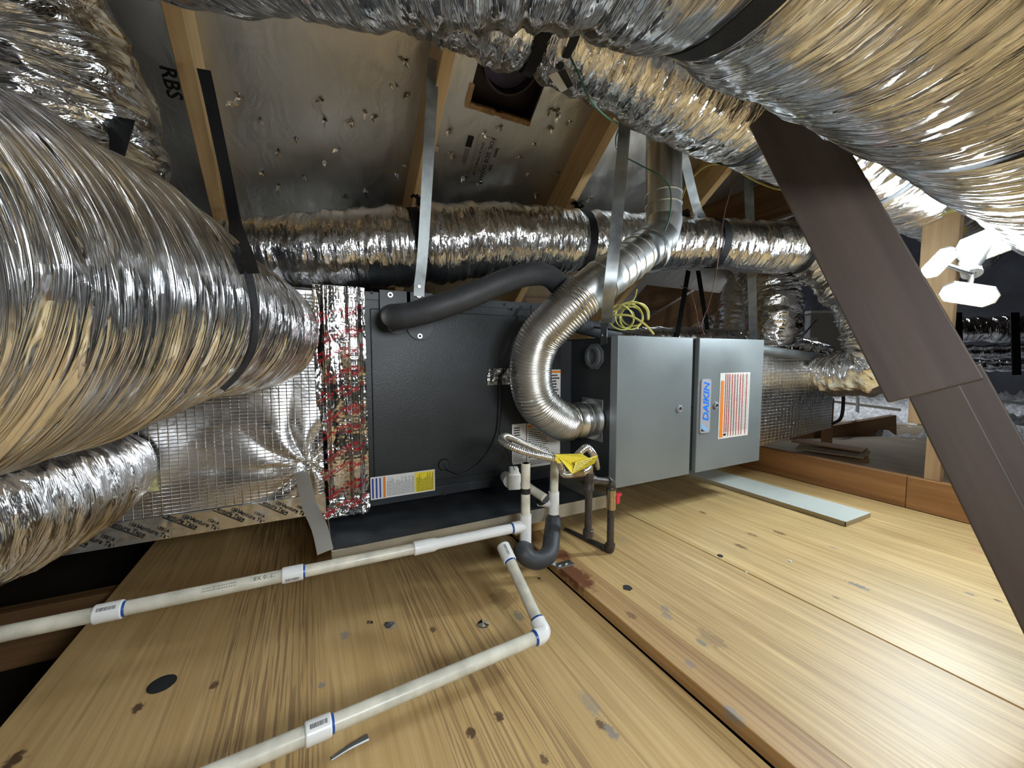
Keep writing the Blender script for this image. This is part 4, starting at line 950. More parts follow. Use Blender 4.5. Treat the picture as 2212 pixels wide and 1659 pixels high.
# return plenum
rp = thing('return_plenum', 'foil-wrapped square return plenum at the right end of the grey furnace', 'plenum', (2.1, 1.3, .25))
mb = MB(); xr = 2.50
for a, b, c, d, uvq in (((1.772, 1.10, .235), (xr, 1.10, .275), (xr, 1.10, .64), (1.772, 1.10, .69), 0), ):
    nx, nz = 60, 40; H = []
    for i in range(nx):
        for j in range(nz):
            u, v = i / (nx - 1), j / (nz - 1); x = 1.772 + (xr - 1.772) * u; z = (.235 + .04 * u) * (1 - v) + (.69 - .05 * u) * v
            h = .006 * float(vnoise(np.array([x * 5]), np.array([z * 5]), 499, 51)[0]) * min(1, 6 * u, 6 * (1 - u), 6 * v, 6 * (1 - v)); H.append((x, 1.10 - h, z))
    mb.v = H
    for i in range(nx - 1):
        for j in range(nz - 1):
            k = i * nz + j; mb.f.append((k, k + nz, k + nz + 1, k + 1)); mb.m.append(0); mb.uv.append([(H[q][0], H[q][2]) for q in (k, k + nz, k + nz + 1, k + 1)])
M['scrim2'] = foil('scrim_foil_fine', (.86, .86, .86), rough=.2, su=42, sv=12, strength=.9, dist=.004, fine=.2, grid=(.03, .015, .3)); mb.build('scrim_skin', M['scrim2'], rp, smooth=180)
mb = MB(); mb.add([(1.772, 1.102, .235), (xr, 1.102, .275), (xr, 1.102, .64), (1.772, 1.102, .69), (1.772, 1.65, .235), (xr, 1.65, .275), (xr, 1.65, .66), (1.772, 1.65, .71)], [(3, 2, 6, 7), (0, 4, 5, 1), (1, 5, 6, 2), (0, 3, 7, 4), (4, 7, 6, 5)],
    [[(0, 0), (.7, 0), (.7, .5), (0, .5)]] * 5); mb.build('duct_board', M['scrim'], rp)
pts, _ = smoothpath([(1.772, 1.10, .695), (2.1, 1.10, .672), (xr, 1.10, .645)], 10); MB().tube(pts, .022, 10).build('edge_tape', M['tealduct'], rp, smooth=60)
print_on(P(1772, 900, Y=1.085), Vector((1, 0, .02)), Vector((0, 0, 1)), [('R-8 FIBER GLASS', .022, 0, .03, .0004, 'CENTER'), ('FLEXIBLE DUCT WRAP', .018, 0, .005, 0, 'CENTER'), ('INSTALL FOIL OUT', .018, 0, -.02, 0, 'CENTER')][:0] or [('1181', .016, .02, .0, .0004, 'CENTER')], 'printed_mark', M['greyink'], rp)

# ================================================================== FLUE
FL = thing('flue_pipe', 'bright round metal flue pipe with adjustable elbows rising past the long duct', 'flue', P(1290, 640, D=1.2))
fr = .0635
fc = fp
cl = thing('flexible_flue', 'ribbed flexible aluminium flue curving from the furnace collar up to the rigid pipe', 'flue', (FX0, fp.y, fp.z))
mb = MB()
def lathe(pts, prof, n=36):
    T, U, V_ = frames([Vector(p) for p in pts]); m_ = MB(); m_.tube([Vector(p) for p in pts], prof, n, cap=False); return m_
xs = [FX0 - .003 - .001, FX0 - .03, FX0 - .032, FX0 - .036, FX0 - .038, FX0 - .052, FX0 - .055, FX0 - .059, FX0 - .062, FX0 - .10]
mb = MB().tube([(x, fp.y, fp.z) for x in xs], [fr, fr, fr + .003, fr + .003, fr, fr, fr + .003, fr + .003, fr, fr], 40, cap=False); mb.build('collar', M['bright'], cl, smooth=50)
MB().ring((FX0 - .003, fp.y, fp.z), (-1, 0, 0), fr - .001, fr + .012, .003, 40).build('flange', M['bright'], cl, smooth=30)
xp = FX0 - .10
path, L = smoothpath([(xp, fp.y, fp.z), (xp - .05, fp.y - .012, fp.z + .004), P(1160, 868, D=1.31), P(1146, 800, D=1.27), P(1163, 735, D=1.24), P(1203, 690, D=1.215), P(1240, 655, D=1.20), P(1262, 634, D=1.20)], 900)
s = np.linspace(0, L, 900); rad = fr + .001 + .0036 * np.abs(np.sin(s * math.pi / .0088))
mb = MB().tube(path, list(rad), 44, cap=False); mb.build('ribbed_hose', M['flexal'], cl, smooth=180)
for (px, py, D) in ((1220, 925, 1.37), (1214, 868, 1.37)):
    pass
# rigid: adjustable elbow, then the vertical pipe
e0, e1 = P(1255, 641, D=1.20), P(1300, 606, D=1.21)
p2 = [e0, P(1285, 618, D=1.205), P(1312, 598, D=1.22), P(1345, 575, D=1.27), P(1380, 548, D=1.33), P(1405, 530, D=1.38)]
T0 = (p2[0] - p2[1]).normalized()
def seg(a, b, r0, name, beads=(), m='bright', r1=None):
    a, b = Vector(a), Vector(b); L = (b - a).length; ax = (b - a) / L; prof = [(0, r0)]
    for t in beads:
        for dt, dr in ((-.004, 0), (-.002, .003), (.002, .003), (.004, 0)): prof.append((t * L + dt, r0 + dr))
    prof.append((L, r1 or r0)); return MB().tube([a + ax * p for p, r in prof], [r for p, r in prof], 40, cap=False).build(name, M[m], FL, smooth=45)
seg(p2[0] - T0 * -.0 , p2[1], fr + .001, 'elbow_gore', (.1,))
seg(p2[1], p2[2], fr + .0015, 'elbow_gore', (.5,))
seg(p2[2], p2[3], fr, 'pipe_section', (.25, .75))
seg(p2[3], p2[4], fr + .001, 'pipe_section', (.3, .8))
k0 = P(1433, 500, D=1.45); k1 = P(1434, 300, D=1.44); k2 = P(1434, 180, D=1.44)
seg(p2[4], P(1412, 524, D=1.40), fr + .002, 'pipe_section', (.5,))
mid1 = P(1425, 512, D=1.435)
seg(P(1412, 524, D=1.40), mid1, fr + .002, 'elbow_gore')
seg(mid1, k0 + (k1 - k0) * .10, fr + .002, 'elbow_gore', r1=fr + .001)
kk = k0 + (k1 - k0) * .10
for c_, r_ in ((p2[1], fr + .001), (p2[2], fr + .001), (p2[4], fr + .001), (P(1412, 524, D=1.40), fr + .001), (mid1, fr + .002), (kk, fr + .001)):
    bm = bmesh.new(); bmesh.ops.create_uvsphere(bm, u_segments=36, v_segments=24, radius=r_); me = bpy.data.meshes.new('elbow_joint'); bm.to_mesh(me); bm.free(); me.materials.append(M['bright'])
    me.polygons.foreach_set('use_smooth', [True] * len(me.polygons)); o = bpy.data.objects.new('elbow_joint', me); COL.objects.link(o); o.parent = FL; o.location = c_ - wloc(FL)
seg(kk, k2, fr - .001, 'upright_pipe', (.12, .20))
cpos = P(1403, 545, D=1.34)
a_ = (p2[4] - p2[3]).normalized()
MB().tube([cpos - a_ * .011, cpos + a_ * .011], [fr + .0045] * 2, 40, cap=False).build('pipe_clamp', M['galv'], FL, smooth=40)
cp2 = P(1412, 520, D=1.335); MB().cyl(cp2, cp2 + Vector((-.012, -.025, .012)), .004, n=8).build('clamp_screw', M['bright'], FL)

# ================================================================== LINES AND PIPES AT THE COIL
def tubeobj(name, pts, r, m, label=None, cat=None, par=None, n=160, seg_=14, group=None, flat=None):
    p, L = smoothpath(pts, n); o = MB().tube(p, r, seg_, flat=flat).build(name, M[m], par, smooth=60)
    if par is None: tag(o, label, cat, group)
    return o
sl = thing('insulated_line', 'thick black foam-covered refrigerant line looping from the coil over to the flue', 'pipe', P(850, 690, Y=YC - .02))
pp = [P(848, 682, Y=YC - .008), P(858, 684, D=1.12), P(905, 676, D=1.10), P(1000, 645, D=1.12), P(1090, 608, D=1.16), P(1150, 592, D=1.20), P(1192, 601, D=1.25), P(1222, 640, D=1.32), P(1240, 690, D=1.42), P(1262, 705, D=1.55), P(1330, 722, D=1.75)]
p, L = smoothpath(pp, 240); r = [(.036 - .004 * (k / 239)) * (1 + .02 * math.sin(k * .31)) for k in range(240)]
MB().tube(p, r, 28).build('foam_sleeve', M['blackfoam'], sl, smooth=60)
q = p[150]; MB().tube([p[152], p[154]], [.0345] * 2, 28, cap=False).build('seam_tape', M['black'], sl, smooth=60)
# upper drain pipe with its couplings
r34 = .01335
dp = thing('drain_pipe', 'long cream PVC drain pipe crossing from the left edge to the tee at the trap', 'pipe', (0, .965, .19))
def up(px, dy=0): 
    y = 1370 - (px) * .2082 + dy; return P(px, y, Y=.965)
uL, uR = up(-260), P(1112, 1140, Y=.965)
def upt(px):   # point on the axis at a picture column
    a, b = uL, uR; lo, hi = 0., 1.
    for _ in range(40):
        m = (lo + hi) / 2; p = a.lerp(b, m); d = p - EYE; x = CX + FPX * d.dot(RT) / d.dot(FW)
        if x < px: lo = m
        else: hi = m
    return a.lerp(b, lo)
MB().cyl(uL, uR, r34, n=32).build('pipe', M['pvc'], dp, smooth=50)
def coupling(a, b, r, m, par, ink=True, blue=True, axis_up=None, name='coupling', bars=.5, lab=None):
    a, b = Vector(a), Vector(b); ax = (b - a).normalized(); L = (b - a).length
    o = MB().tube([a, a + ax * .002, b - ax * .002, b], [r * .93, r, r, r * .93], 36).build(name, M[m], par, smooth=30)
    if blue:
        MB().tube([b - ax * .001, b + ax * .004], [r * .86, r * .80], 30).build('primer_ring', M['blue'], o, smooth=40)
    if ink:   # barcode on the flank that faces the eye
        c = (a + b) / 2; v = (EYE - c); v = (v - ax * v.dot(ax)).normalized(); w = ax.cross(v)
        if w.z < 0: w = -w
        mb = MB(); random.seed(int(a.x * 1e4)); t = -.32
        while t < .32:
            dw = .008 + .022 * random.random(); 
            for (h0, h1) in ((bars, bars + .38),):
                pts = []
                for tt in (t, t + dw):
                    for hh in (h0, h1):
                        an = hh; pts.append(c + ax * tt * L + (v * math.cos(an) + w * math.sin(an)) * (r + .0004))
                mb.add(pts, [(0, 2, 3, 1)])
            t += dw + .012 + .012 * random.random()
        mb.build('barcode', M['ink'], o)
        place = c + (v * math.cos(bars - .45) + w * math.sin(bars - .45)) * (r + .0006)
    return o
coupling(upt(203), upt(267), r34 * 1.26, 'pvcw', dp, bars=.2)
coupling(upt(609), upt(655), r34 * 1.26, 'pvcw', dp, bars=-.9)
a, b = upt(893), upt(936); ax = (b - a).normalized()
MB().tube([a, a + ax * .001, b, b + ax * .012, uR], [r34 * 1.2, r34 * 1.27, r34 * 1.25, r34 * 1.03, r34 * 1.03], 36).build('pipe_bell', M['pvcw'], dp, smooth=30)
mb = MB(); 
for body, x in (('1210 X81', 585),): 
    c = upt(570); axu = (uR - uL).normalized(); v = (EYE - c); v = (v - axu * v.dot(axu)).normalized(); w = axu.cross(v); w = w if w.z > 0 else -w
    vs, fs = text_mesh(body, .012, .0002)
    mb.add([c - axu * q[0] + (v * math.cos(-q[1] / r34 + .45) + w * math.sin(-q[1] / r34 + .45)) * (r34 + .0004) for q in vs], fs)
mb.build('pipe_print', M['greyink'], dp)
mb = MB(); c = upt(475); random.seed(3); t = -.028
while t < .028:
    dw = .0006 + .0018 * random.random()
    mb.add([c + axu * tt + (v * math.cos(h) + w * math.sin(h)) * (r34 + .0004) for tt in (t, t + dw) for h in (.0, .55)], [(0, 2, 3, 1)]); t += dw + .0014
mb.build('barcode', M['greyink'], dp)
# riser with the tee
tr = P(1135, 1150, Y=.965); ttop = P(1137, 1000, Y=.965); tbot = Vector((tr.x, tr.y, tr.z - .045))
rs = thing('riser_pipe', 'white PVC tee with an open vertical riser at the end of the long drain pipe', 'pipe', (tr.x, tr.y, .12))
zt, zb = P(1132, 1112, Y=.965).z, P(1130, 1178, Y=.965).z
mb = MB().tube([(tr.x, tr.y, zt - .01), (tr.x, tr.y, ttop.z), (tr.x, tr.y, ttop.z), (tr.x, tr.y, ttop.z - .08)], [r34, r34, r34 * .78, r34 * .78], 32, cap=False); mb.build('riser', M['pvc'], rs, smooth=30)
MB().tube([(tr.x, tr.y, zb), (tr.x, tr.y, zt)], r34 * 1.27, 36).build('tee', M['pvcw'], rs, smooth=40)
MB().tube([uR - axu * .008, (tr.x, tr.y, uR.z)], r34 * 1.24, 32).build('tee_branch', M['pvcw'], rs, smooth=40)
MB().tube([uR - axu * .0125, uR - axu * .008], r34 * 1.1, 32).build('primer_ring', M['blue'], rs, smooth=40)
zk = P(1133, 1060, Y=.965).z; MB().tube([(tr.x, tr.y, zk - .008), (tr.x, tr.y, zk + .008)], r34 * 1.03, 32).build('black_sleeve', M['black'], rs, smooth=40)
MB().tube([(tr.x, tr.y, zb - .03), (tr.x, tr.y, zb)], r34, 32).build('pipe_stub', M['pvcw'], rs, smooth=40)
MB().tube([(tr.x, tr.y, zb - .004), (tr.x, tr.y, zb + .0005)], r34 * 1.08, 32).build('primer_ring', M['blue'], rs, smooth=40)
# second tee, nearer the furnace
Y2 = 1.015
q1 = P(1196, 1080, Y=Y2); zt1, zt0 = P(1197, 1062, Y=Y2).z, P(1191, 1110, Y=Y2).z; top2 = P(1206, 985, Y=Y2)
r2 = thing('riser_pipe', 'white PVC riser and tee right of the open riser, behind the yellow tag', 'pipe', (q1.x, Y2, .15))
MB().tube([(q1.x, Y2, zt1 - .01), (q1.x + .004, Y2, top2.z)], r34, 32).build('riser', M['pvc'], r2, smooth=30)
MB().tube([(q1.x, Y2, zt0), (q1.x, Y2, zt1)], r34 * 1.27, 36).build('tee', M['pvcw'], r2, smooth=40)
zbr = (zt0 + zt1) / 2
MB().tube([(q1.x, Y2, zbr), (q1.x - .035, Y2 + .035, zbr)], r34 * 1.22, 32).build('tee_branch', M['pvcw'], r2, smooth=40)
cpt = P(1110, 1042, Y=YC - .01)
MB().tube([(q1.x - .03, Y2 + .03, zbr), P(1176, 1076, D=1.19)], r34 * 1.12, 28).build('black_sleeve', M['black'], r2, smooth=40)
MB().tube([P(1176, 1076, D=1.19), P(1120, 1038, D=1.27)], r34, 28).build('pipe', M['pvc'], r2, smooth=40)
MB().tube([(q1.x, Y2, zt0 - .035), (q1.x, Y2, zt0)], r34, 28).build('pipe_stub', M['pvcw'], r2, smooth=40)
MB().tube([(q1.x, Y2, zt0 - .004), (q1.x, Y2, zt0 + .0005)], r34 * 1.08, 28).build('primer_ring', M['blue'], r2, smooth=40)
# black insulated trap
tp_ = [(tr.x, tr.y, zb - .012), P(1128, 1192, D=1.085), P(1142, 1206, D=1.08), P(1165, 1210, D=1.09), P(1186, 1195, D=1.12), P(1192, 1160, D=1.17), (q1.x, Y2, zt0 - .02)]
tubeobj('drain_trap', tp_, .0245, 'blackfoam', 'black foam-covered U-shaped drain trap between the two white risers', 'pipe', n=60, seg_=24)
# float switch on the coil
fs = thing('float_switch', 'small white float switch box on the coil cabinet behind the open riser', 'switch', P(1105, 1040, Y=YC - .02))
cb = P(1110, 1038, D=1.26)
mb = MB().obox(cb, Vector((.9, -.3, 0)).normalized(), Vector((.3, .9, 0)).normalized(), Vector((0, 0, 1)), .040, .035, .052); mb.build('body', M['pvcw'], fs, bevel=.004)
MB().cyl(cb + Vector((-.01, .01, -.005)), P(1092, 1030, Y=YC - .004), .020, n=24).build('coupling', M['pvcw'], fs, smooth=40)
MB().obox(cb + Vector((0, 0, .034)), Vector((.9, -.3, 0)).normalized(), Vector((.3, .9, 0)).normalized(), Vector((0, 0, 1)), .028, .028, .018).build('cap', M['pvcw'], fs, bevel=.003)
mb = MB(); nfw = Vector((.3, .9, 0)).normalized(); place_text(mb, text_mesh('SAFE-T', .008, .0003), cb - nfw * .0184 + Vector((.004, 0, -.005)), Vector((.9, -.3, 0)).normalized(), Vector((0, 0, 1))); mb.build('print', M['ink'], fs)
# lower drain line on the floor
lr = thing('floor_drain_pipe', 'cream PVC pipe lying low over the plywood with a white elbow at its right end', 'pipe', (.25, .72, .07))
el = P(1180, 1352, Z=.066)
l_at = lambda px, py, z: P(px, py, Z=z)
la, lb_ = l_at(1155, 1378, .064), l_at(740, 1554, .078)
ad = (lb_ - la).normalized(); le = lb_ + ad * .75
MB().cyl(la - ad * .01, le, r34, n=32).build('pipe', M['pvc'], lr, smooth=50)
def lpt(px):
    lo, hi = 0., 1.; a = le; b = la
    for _ in range(40):
        m = (lo + hi) / 2; p = a.lerp(b, m); d = p - EYE; x = CX + FPX * d.dot(RT) / d.dot(FW)
        if x < px: lo = m
        else: hi = m
    return a.lerp(b, lo)
coupling(lpt(658), lpt(715), r34 * 1.26, 'pvcw', lr, bars=.25)
cor = la - ad * .024; top = P(1090, 1187, D=1.02)
ud = (top - cor).normalized()
pe, _ = smoothpath([la - ad * .001, la - ad * .014, cor + ud * .006 - ad * .001, cor + ud * .022, cor + ud * .030], 24)
MB().tube(pe, r34 * 1.27, 36).build('elbow', M['pvcw'], lr, smooth=40)
MB().tube([la + ad * .004, la - ad * .001], [r34 * 1.06, r34 * 1.15], 30).build('primer_ring', M['blue'], lr, smooth=40)
MB().tube([cor + ud * .030, cor + ud * .035], [r34 * 1.15, r34 * 1.06], 30).build('primer_ring', M['blue'], lr, smooth=40)
MB().cyl(cor + ud * .02, top, r34, n=32).build('rising_pipe', M['pvc'], lr, smooth=50)
coupling(top + ud * .012, top - ud * .036, r34 * 1.27, 'pvcw', lr, bars=.1)
# black iron gas line
ir = .0112
gs = thing('gas_pipe', 'dark iron gas pipe with elbow, tee and drip leg in front of the furnace corner', 'pipe', P(1318, 1195, Y=.955))
Yg = .955
g0 = P(1318, 1190, Y=Yg); g1 = P(1318, 1042, Y=Yg); g2 = P(1272, 1036, Y=.93); g3 = P(1277, 1150, Y=.93); gb = P(1222, 1146, Y=1.16)
g1 = Vector((g0.x, Yg, g1.z)); g3 = Vector((g2.x, .93, g3.z))
for a, b, nm in ((g0, g1, 'upright_pipe'), (g1, g2, 'nipple'), (g2, g3, 'drip_leg'), (g0, gb, 'supply_pipe')):
    MB().cyl(a, b, ir, n=24).build(nm, M['iron'], gs, smooth=50)
def fitting(c, dirs, L, r, nm):
    mb = MB()
    for d in dirs:
        d = Vector(d).normalized(); mb.tube([c, c + d * (L - .007), c + d * (L - .007), c + d * L], [r * .93, r * .93, r * 1.12, r * 1.12], 24)
    return mb.build(nm, M['iron'], gs, smooth=40)
r5 = ir * 1.28
def elbow(c, d1, d2, nm='elbow'):
    d1, d2 = Vector(d1).normalized(), Vector(d2).normalized(); p, _ = smoothpath([c + d1 * .024, c + d1 * .012, c + (d1 + d2) * .0035, c + d2 * .012, c + d2 * .024], 16)
    n_ = len(p); rr = [r5 * (1.1 if k < 3 or k > n_ - 4 else 1.0) for k in range(n_)]; return MB().tube(p, rr, 24).build(nm, M['iron'], gs, smooth=40)
elbow(g0, g1 - g0, gb - g0); elbow(g1, g0 - g1, g2 - g1)
p, _ = smoothpath([g2 + Vector((0, 0, .022)), g2, g2 - Vector((0, 0, .030))], 12); MB().tube(p, [r5 * 1.1] * 3 + [r5] * 6 + [r5 * 1.1] * 3, 24).build('tee', M['iron'], gs, smooth=40)
MB().tube([g2, g2 + (g1 - g2).normalized() * .024], [r5 * 1.05] * 2, 24).build('tee_branch', M['iron'], gs, smooth=40)
MB().tube([g3 - Vector((0, 0, .012)), g3 - Vector((0, 0, .010)), g3 + Vector((0, 0, .010)), g3 + Vector((0, 0, .012))], [r5 * .9, r5 * 1.1, r5 * 1.1, r5 * .95], 24).build('end_cap', M['iron'], gs, smooth=40)
vz = P(1318, 1080, Y=Yg).z
MB().tube([(g0.x, Yg, vz - .03), (g0.x, Yg, vz + .035)], [r5 * 1.05] * 2, 24).build('valve_body', M['brass'], gs, smooth=40)
vh = Vector((g0.x + .024, Yg, vz)); mb = MB(); mb.obox(vh, Vector((1, 0, 0)), Vector((0, 1, 0)), Vector((0, 0, 1)), .014, .016, .030); mb.obox(vh + Vector((.008, 0, .012)), Vector((1, 0, .3)).normalized(), Vector((0, 1, 0)), Vector((-.3, 0, 1)).normalized(), .016, .013, .010)
mb.build('red_valve_handle', M['red'], gs, bevel=.002)
# brass fitting and the corrugated connector
bz = g2 + Vector((0, 0, .026))
MB().cyl(g2 + Vector((0, 0, .02)), bz + Vector((0, 0, .018)), .0135, n=6).build('brass_nut', M['brass'], gs)
fx = thing('gas_connector', 'corrugated steel gas connector looping left of the yellow tag', 'hose', P(1260, 1020, D=1.1))
pp = [P(1290, 1010, Y=1.06), P(1283, 985, D=1.16), P(1268, 967, D=1.13), P(1252, 978, D=1.12), P(1235, 992, D=1.16), P(1200, 985, D=1.20), P(1150, 966, D=1.20), P(1110, 948, D=1.17), P(1090, 942, D=1.12), P(1084, 950, D=1.08), P(1100, 963, D=1.05), P(1140, 978, D=1.05), P(1180, 987, D=1.06), P(1204, 994, D=1.08), P(1212, 1010, D=1.12), P(1218, 1024, D=1.12), P(1240, 1024, D=1.12), P(1262, 1018, D=1.11), bz + Vector((0, 0, .012))]
p, L = smoothpath(pp, 900); s = np.linspace(0, L, 900); rad = .0088 + .0014 * np.abs(np.sin(s * math.pi / .0052))
MB().tube(p, list(rad), 20).build('hose', M['flexal'], fx, smooth=180)
va = P(1240, 1022, D=1.115); vb = P(1264, 1020, D=1.105)
MB().cyl(va, vb, .0125, n=6).build('brass_nut', M['brass'], fx)
# folded yellow tag
yt = thing('warning_tag', 'folded yellow paper warning tag hanging on the gas connector', 'tag', P(1230, 1000, D=1.03))
A, B, C_, D_, E_, F_, H_ = P(1198, 981, D=1.06), P(1256, 980, D=1.10), P(1272, 989, D=1.06), P(1236, 1024, D=1.03), P(1292, 983, D=1.05), P(1284, 1001, D=1.03), P(1240, 1002, D=1.06)
mb = MB(); mb.add([A, B, C_, H_, D_, P(1213, 995, D=1.05)], [(0, 1, 2, 3), (0, 3, 5), (5, 3, 4)]); mb.add([D_, F_, E_, P(1243, 998, D=1.04)], [(0, 1, 2, 3)])
mb.add([P(1203, 986, D=1.045), P(1213, 1000, D=1.045), P(1205, 1001, D=1.045), P(1198, 990, D=1.045)], [(0, 1, 2, 3)])
o = mb.build('paper', M['yellow'], yt); so = o.modifiers.new('s', 'SOLIDIFY'); so.thickness = .0006
mb = MB(); e1_, e2_ = (E_ - P(1243, 998, D=1.04)), (D_ - P(1243, 998, D=1.04)); o0 = P(1243, 998, D=1.04) + (EYE - E_).normalized() * .0012
random.seed(9)
for r_ in range(5):
    t = .08
    while t < .88:
        l = .04 + .10 * random.random(); a = o0 + e1_ * t + e2_ * (.14 + r_ * .16); b = o0 + e1_ * min(t + l, .9) + e2_ * (.14 + r_ * .16); w_ = e2_ * .05; mb.add([a, b, b + w_, a + w_], [(0, 1, 2, 3)]); t += l + .03
mb.build('small_print', M['ink'], yt)

# ================================================================== METAL HANGING STRAPS
def strap(pts, w, label, m='galv', side=(1, 0, 0), name='hanging_strap', n=20, screw=None):
    p, _ = smoothpath(pts, n); o = MB().ribbon(p, side, w, .0015).build(name, M[m], None, smooth=30)
    tag(o, label, 'strap', 'metal hanging straps' if m == 'galv' else None)
    if screw:
        c = Vector(screw); MB().cyl(c, c - Vector((.0, .005, 0)), .005, n=10).build('screw', M['bright'], o)
    return o
sx, sz = on_face(905, 640, YC - .016)
strap([(sx, YC - .0165, sz + .0), (sx, YC - .0165, sz + .02), P(915, 520, Y=YC - .02), onroof(937, 128, .10)], .034, 'flat galvanized hanging strap from the rafter down to the top of the coil cabinet', screw=(sx, YC - .018, sz + .03))
s2a = P(1303, 738, X=FX0 - .006); s2b = P(1312, 690, X=FX0 - .006)
_p, _ = smoothpath([Vector((FX0 - .003, s2a.y, s2a.z - .01)), Vector((FX0 - .003, s2a.y, s2b.z - .01)), P(1310, 695, D=1.25), P(1315, 640, D=1.12), P(1322, 580, D=1.09), P(1332, 480, D=1.11), P(1345, 330, D=1.13), P(1352, 230, D=1.14)], 32)
_sd = [Vector((0, 1, 0)).lerp(Vector((-.9, .45, 0)), min(max((k - 3) / 8, 0), 1)) for k in range(32)]
tag(MB().ribbon(_p, _sd, .034, .0015).build('hanging_strap', M['galv'], None, smooth=30), 'flat galvanized hanging strap in front of the flue, fixed to the furnace end', 'strap', 'metal hanging straps')
MB().cyl(Vector((FX0 - .0105, s2a.y, s2a.z + .022)), Vector((FX0 - .015, s2a.y, s2a.z + .022)), .005, n=10).build('screw', M['bright'], fu)
strap([P(1462, 322, D=1.50), P(1480, 352, D=1.55), P(1492, 400, D=1.60), P(1506, 452, D=1.66), P(1515, 470, D=1.70)], .036, 'curved galvanized strap coming off the top of the flue pipe', side=(.9, -.3, 0))
strap([P(1628, 740, D=2.18), P(1626, 680, D=2.12), P(1622, 540, D=2.0), P(1617, 395, D=1.90), P(1613, 300, D=1.86)], .045, 'flat galvanized hanging strap left of the diagonal brace', side=(.9, -.45, 0))
# lumber in the back
def lum(px0, py0, D0, px1, py1, D1, w, t, side, lab, m='joist', cat='board'):
    return tag(timber('lumber_board', P(px0, py0, D=D0), P(px1, py1, D=D1), w, t, side, M[m]), lab, cat)
lum(1450, 500, 2.05, 1760, 395, 2.0, .24, .04, (0, .3, 1), 'wide rough valley board sloping up behind the third metal strap')
lum(1050, 672, 2.2, 1300, 600, 2.5, .11, .04, (0, 0, 1), 'brown board behind the black coil cabinet under the foam-covered line')
lum(1115, 690, 2.05, 1250, 640, 2.1, .05, .04, (0, 0, 1), 'pale narrow board behind the ribbed flexible flue')
lum(1340, 760, 2.6, 1690, 545, 3.1, .21, .05, (0, 0, 1), 'long dark brown beam rising behind the yellow cable coil')
lum(1380, 640, 3.3, 1740, 560, 3.3, .30, .05, (0, 0, 1), 'wide dark brown board high behind the two black struts')
lum(1420, 735, 3.15, 1640, 620, 3.15, .07, .04, (0, 0, 1), 'narrow pale rafter behind the two black struts', 'rafter')
lum(1210, 650, 2.4, 1400, 560, 2.6, .16, .04, (0, 0, 1), 'brown board seen between the long duct and the flue elbow')
lum(1500, 700, 3.6, 1620, 600, 3.7, .08, .04, (0, 0, 1), 'pale board behind the black struts', 'rafter')
lum(862, 640, 2.1, 872, 590, 2.1, .05, .04, (1, 0, 0), 'short pale upright board over the coil cabinet by the first metal strap', 'rafter')
tag(MB().obox(P(852, 618, D=2.0), Vector((1, 0, 0)), Vector((0, 1, 0)), Vector((0, 0, 1)), .035, .004, .06).build('vent_flap', M['whiteboard'], None), 'small white flap behind the coil cabinet top', 'flap')
for (a, b, lab) in (((1487, 585), (1462, 730), 'left black upright strut behind the grey furnace'), ((1508, 585), (1528, 712), 'right black upright strut behind the grey furnace')):
    tag(MB().ribbon([P(*a, D=2.4), P(*b, D=2.4)], (1, 0, 0), .034, .006).build('support_strap', M['web'], None), lab, 'strap')
# far air handler, box ducts, pipes
fa = thing('air_handler', 'distant grey air handler with a small white label, left of the duct elbow', 'air handler', P(1750, 760, D=3.2))
a, b = P(1700, 760, D=3.2), P(1790, 685, D=3.2)
ex_ = (RT).normalized(); c = (a + b) / 2; c.z = (a.z + b.z) / 2
MB().obox(c, RT, Vector((FW.x, FW.y, 0)).normalized(), Vector((0, 0, 1)), (b - a).dot(RT), .5, b.z - a.z).build('cabinet', plain('far_grey', (.36, .37, .36), .5), fa, bevel=.004)
MB().obox(c + Vector((0, 0, (b.z - a.z) / 2 + .012)), RT, Vector((FW.x, FW.y, 0)).normalized(), Vector((0, 0, 1)), (b - a).dot(RT) + .02, .52, .02).build('top_rail', M['whiteboard'], fa)
lc = P(1748, 742, D=2.93); mb = MB(); mb.obox(lc, RT, FW, UP, .13, .003, .085); lo = mb.build('label_sheet', M['white'], fa)
mb = MB(); [mb.obox(lc - FW * .003 + RT * x, RT, FW, UP, .005, .001, .08) for x in (-.05, -.028, -.005)]; mb.build('red_rule', M['redink'], fa)
tag(MB().ribbon([P(1723, 738, D=2.8), P(1764, 690, D=2.9)], (0, .3, 1), .012, .004).build('black_brace', M['web'], None), 'thin black slanting strap in front of the distant air handler', 'strap')
tag(MB().obox(P(1790, 715, D=3.6), RT, FW, UP, .12, .1, .25).build('blue_panel', plain('navy_panel', (.02, .03, .10), .5), None, bevel=.004), 'dark navy panel right of the distant air handler', 'panel')
# rows of far foil-wrapped trunk at the right
for k, (y0, y1, D, lab) in enumerate(((688, 738, 3.3, 'upper foil-wrapped trunk in the dim attic right of the brace'), (748, 775, 3.4, 'middle foil-wrapped trunk in the dim attic right of the brace'), (780, 800, 3.5, 'lowest foil-wrapped trunk in the dim attic right of the brace'))):
    a, b = P(2055, (y0 + y1) / 2, D=D), P(2260, (y0 + y1) / 2 - 3, D=D * .95); rad = (y1 - y0) / 2 / FPX * D
    duct('wrapped_trunk', lab, [a, (a + b) / 2, b], [rad, rad, rad], 200 + k, 'foilC', nu=80, nv=60, amp=.012, fold=14, big=.015)
for px, lab in ((2068, 'dark strap end on the dim foil trunks'), (2192, 'dark strap right on the dim foil trunks')):
    tag(MB().ribbon([P(px, 675, D=3.1), P(px + 4, 810, D=3.1)], RT, .07, .006).build('support_strap', M['web'], None), lab, 'strap')
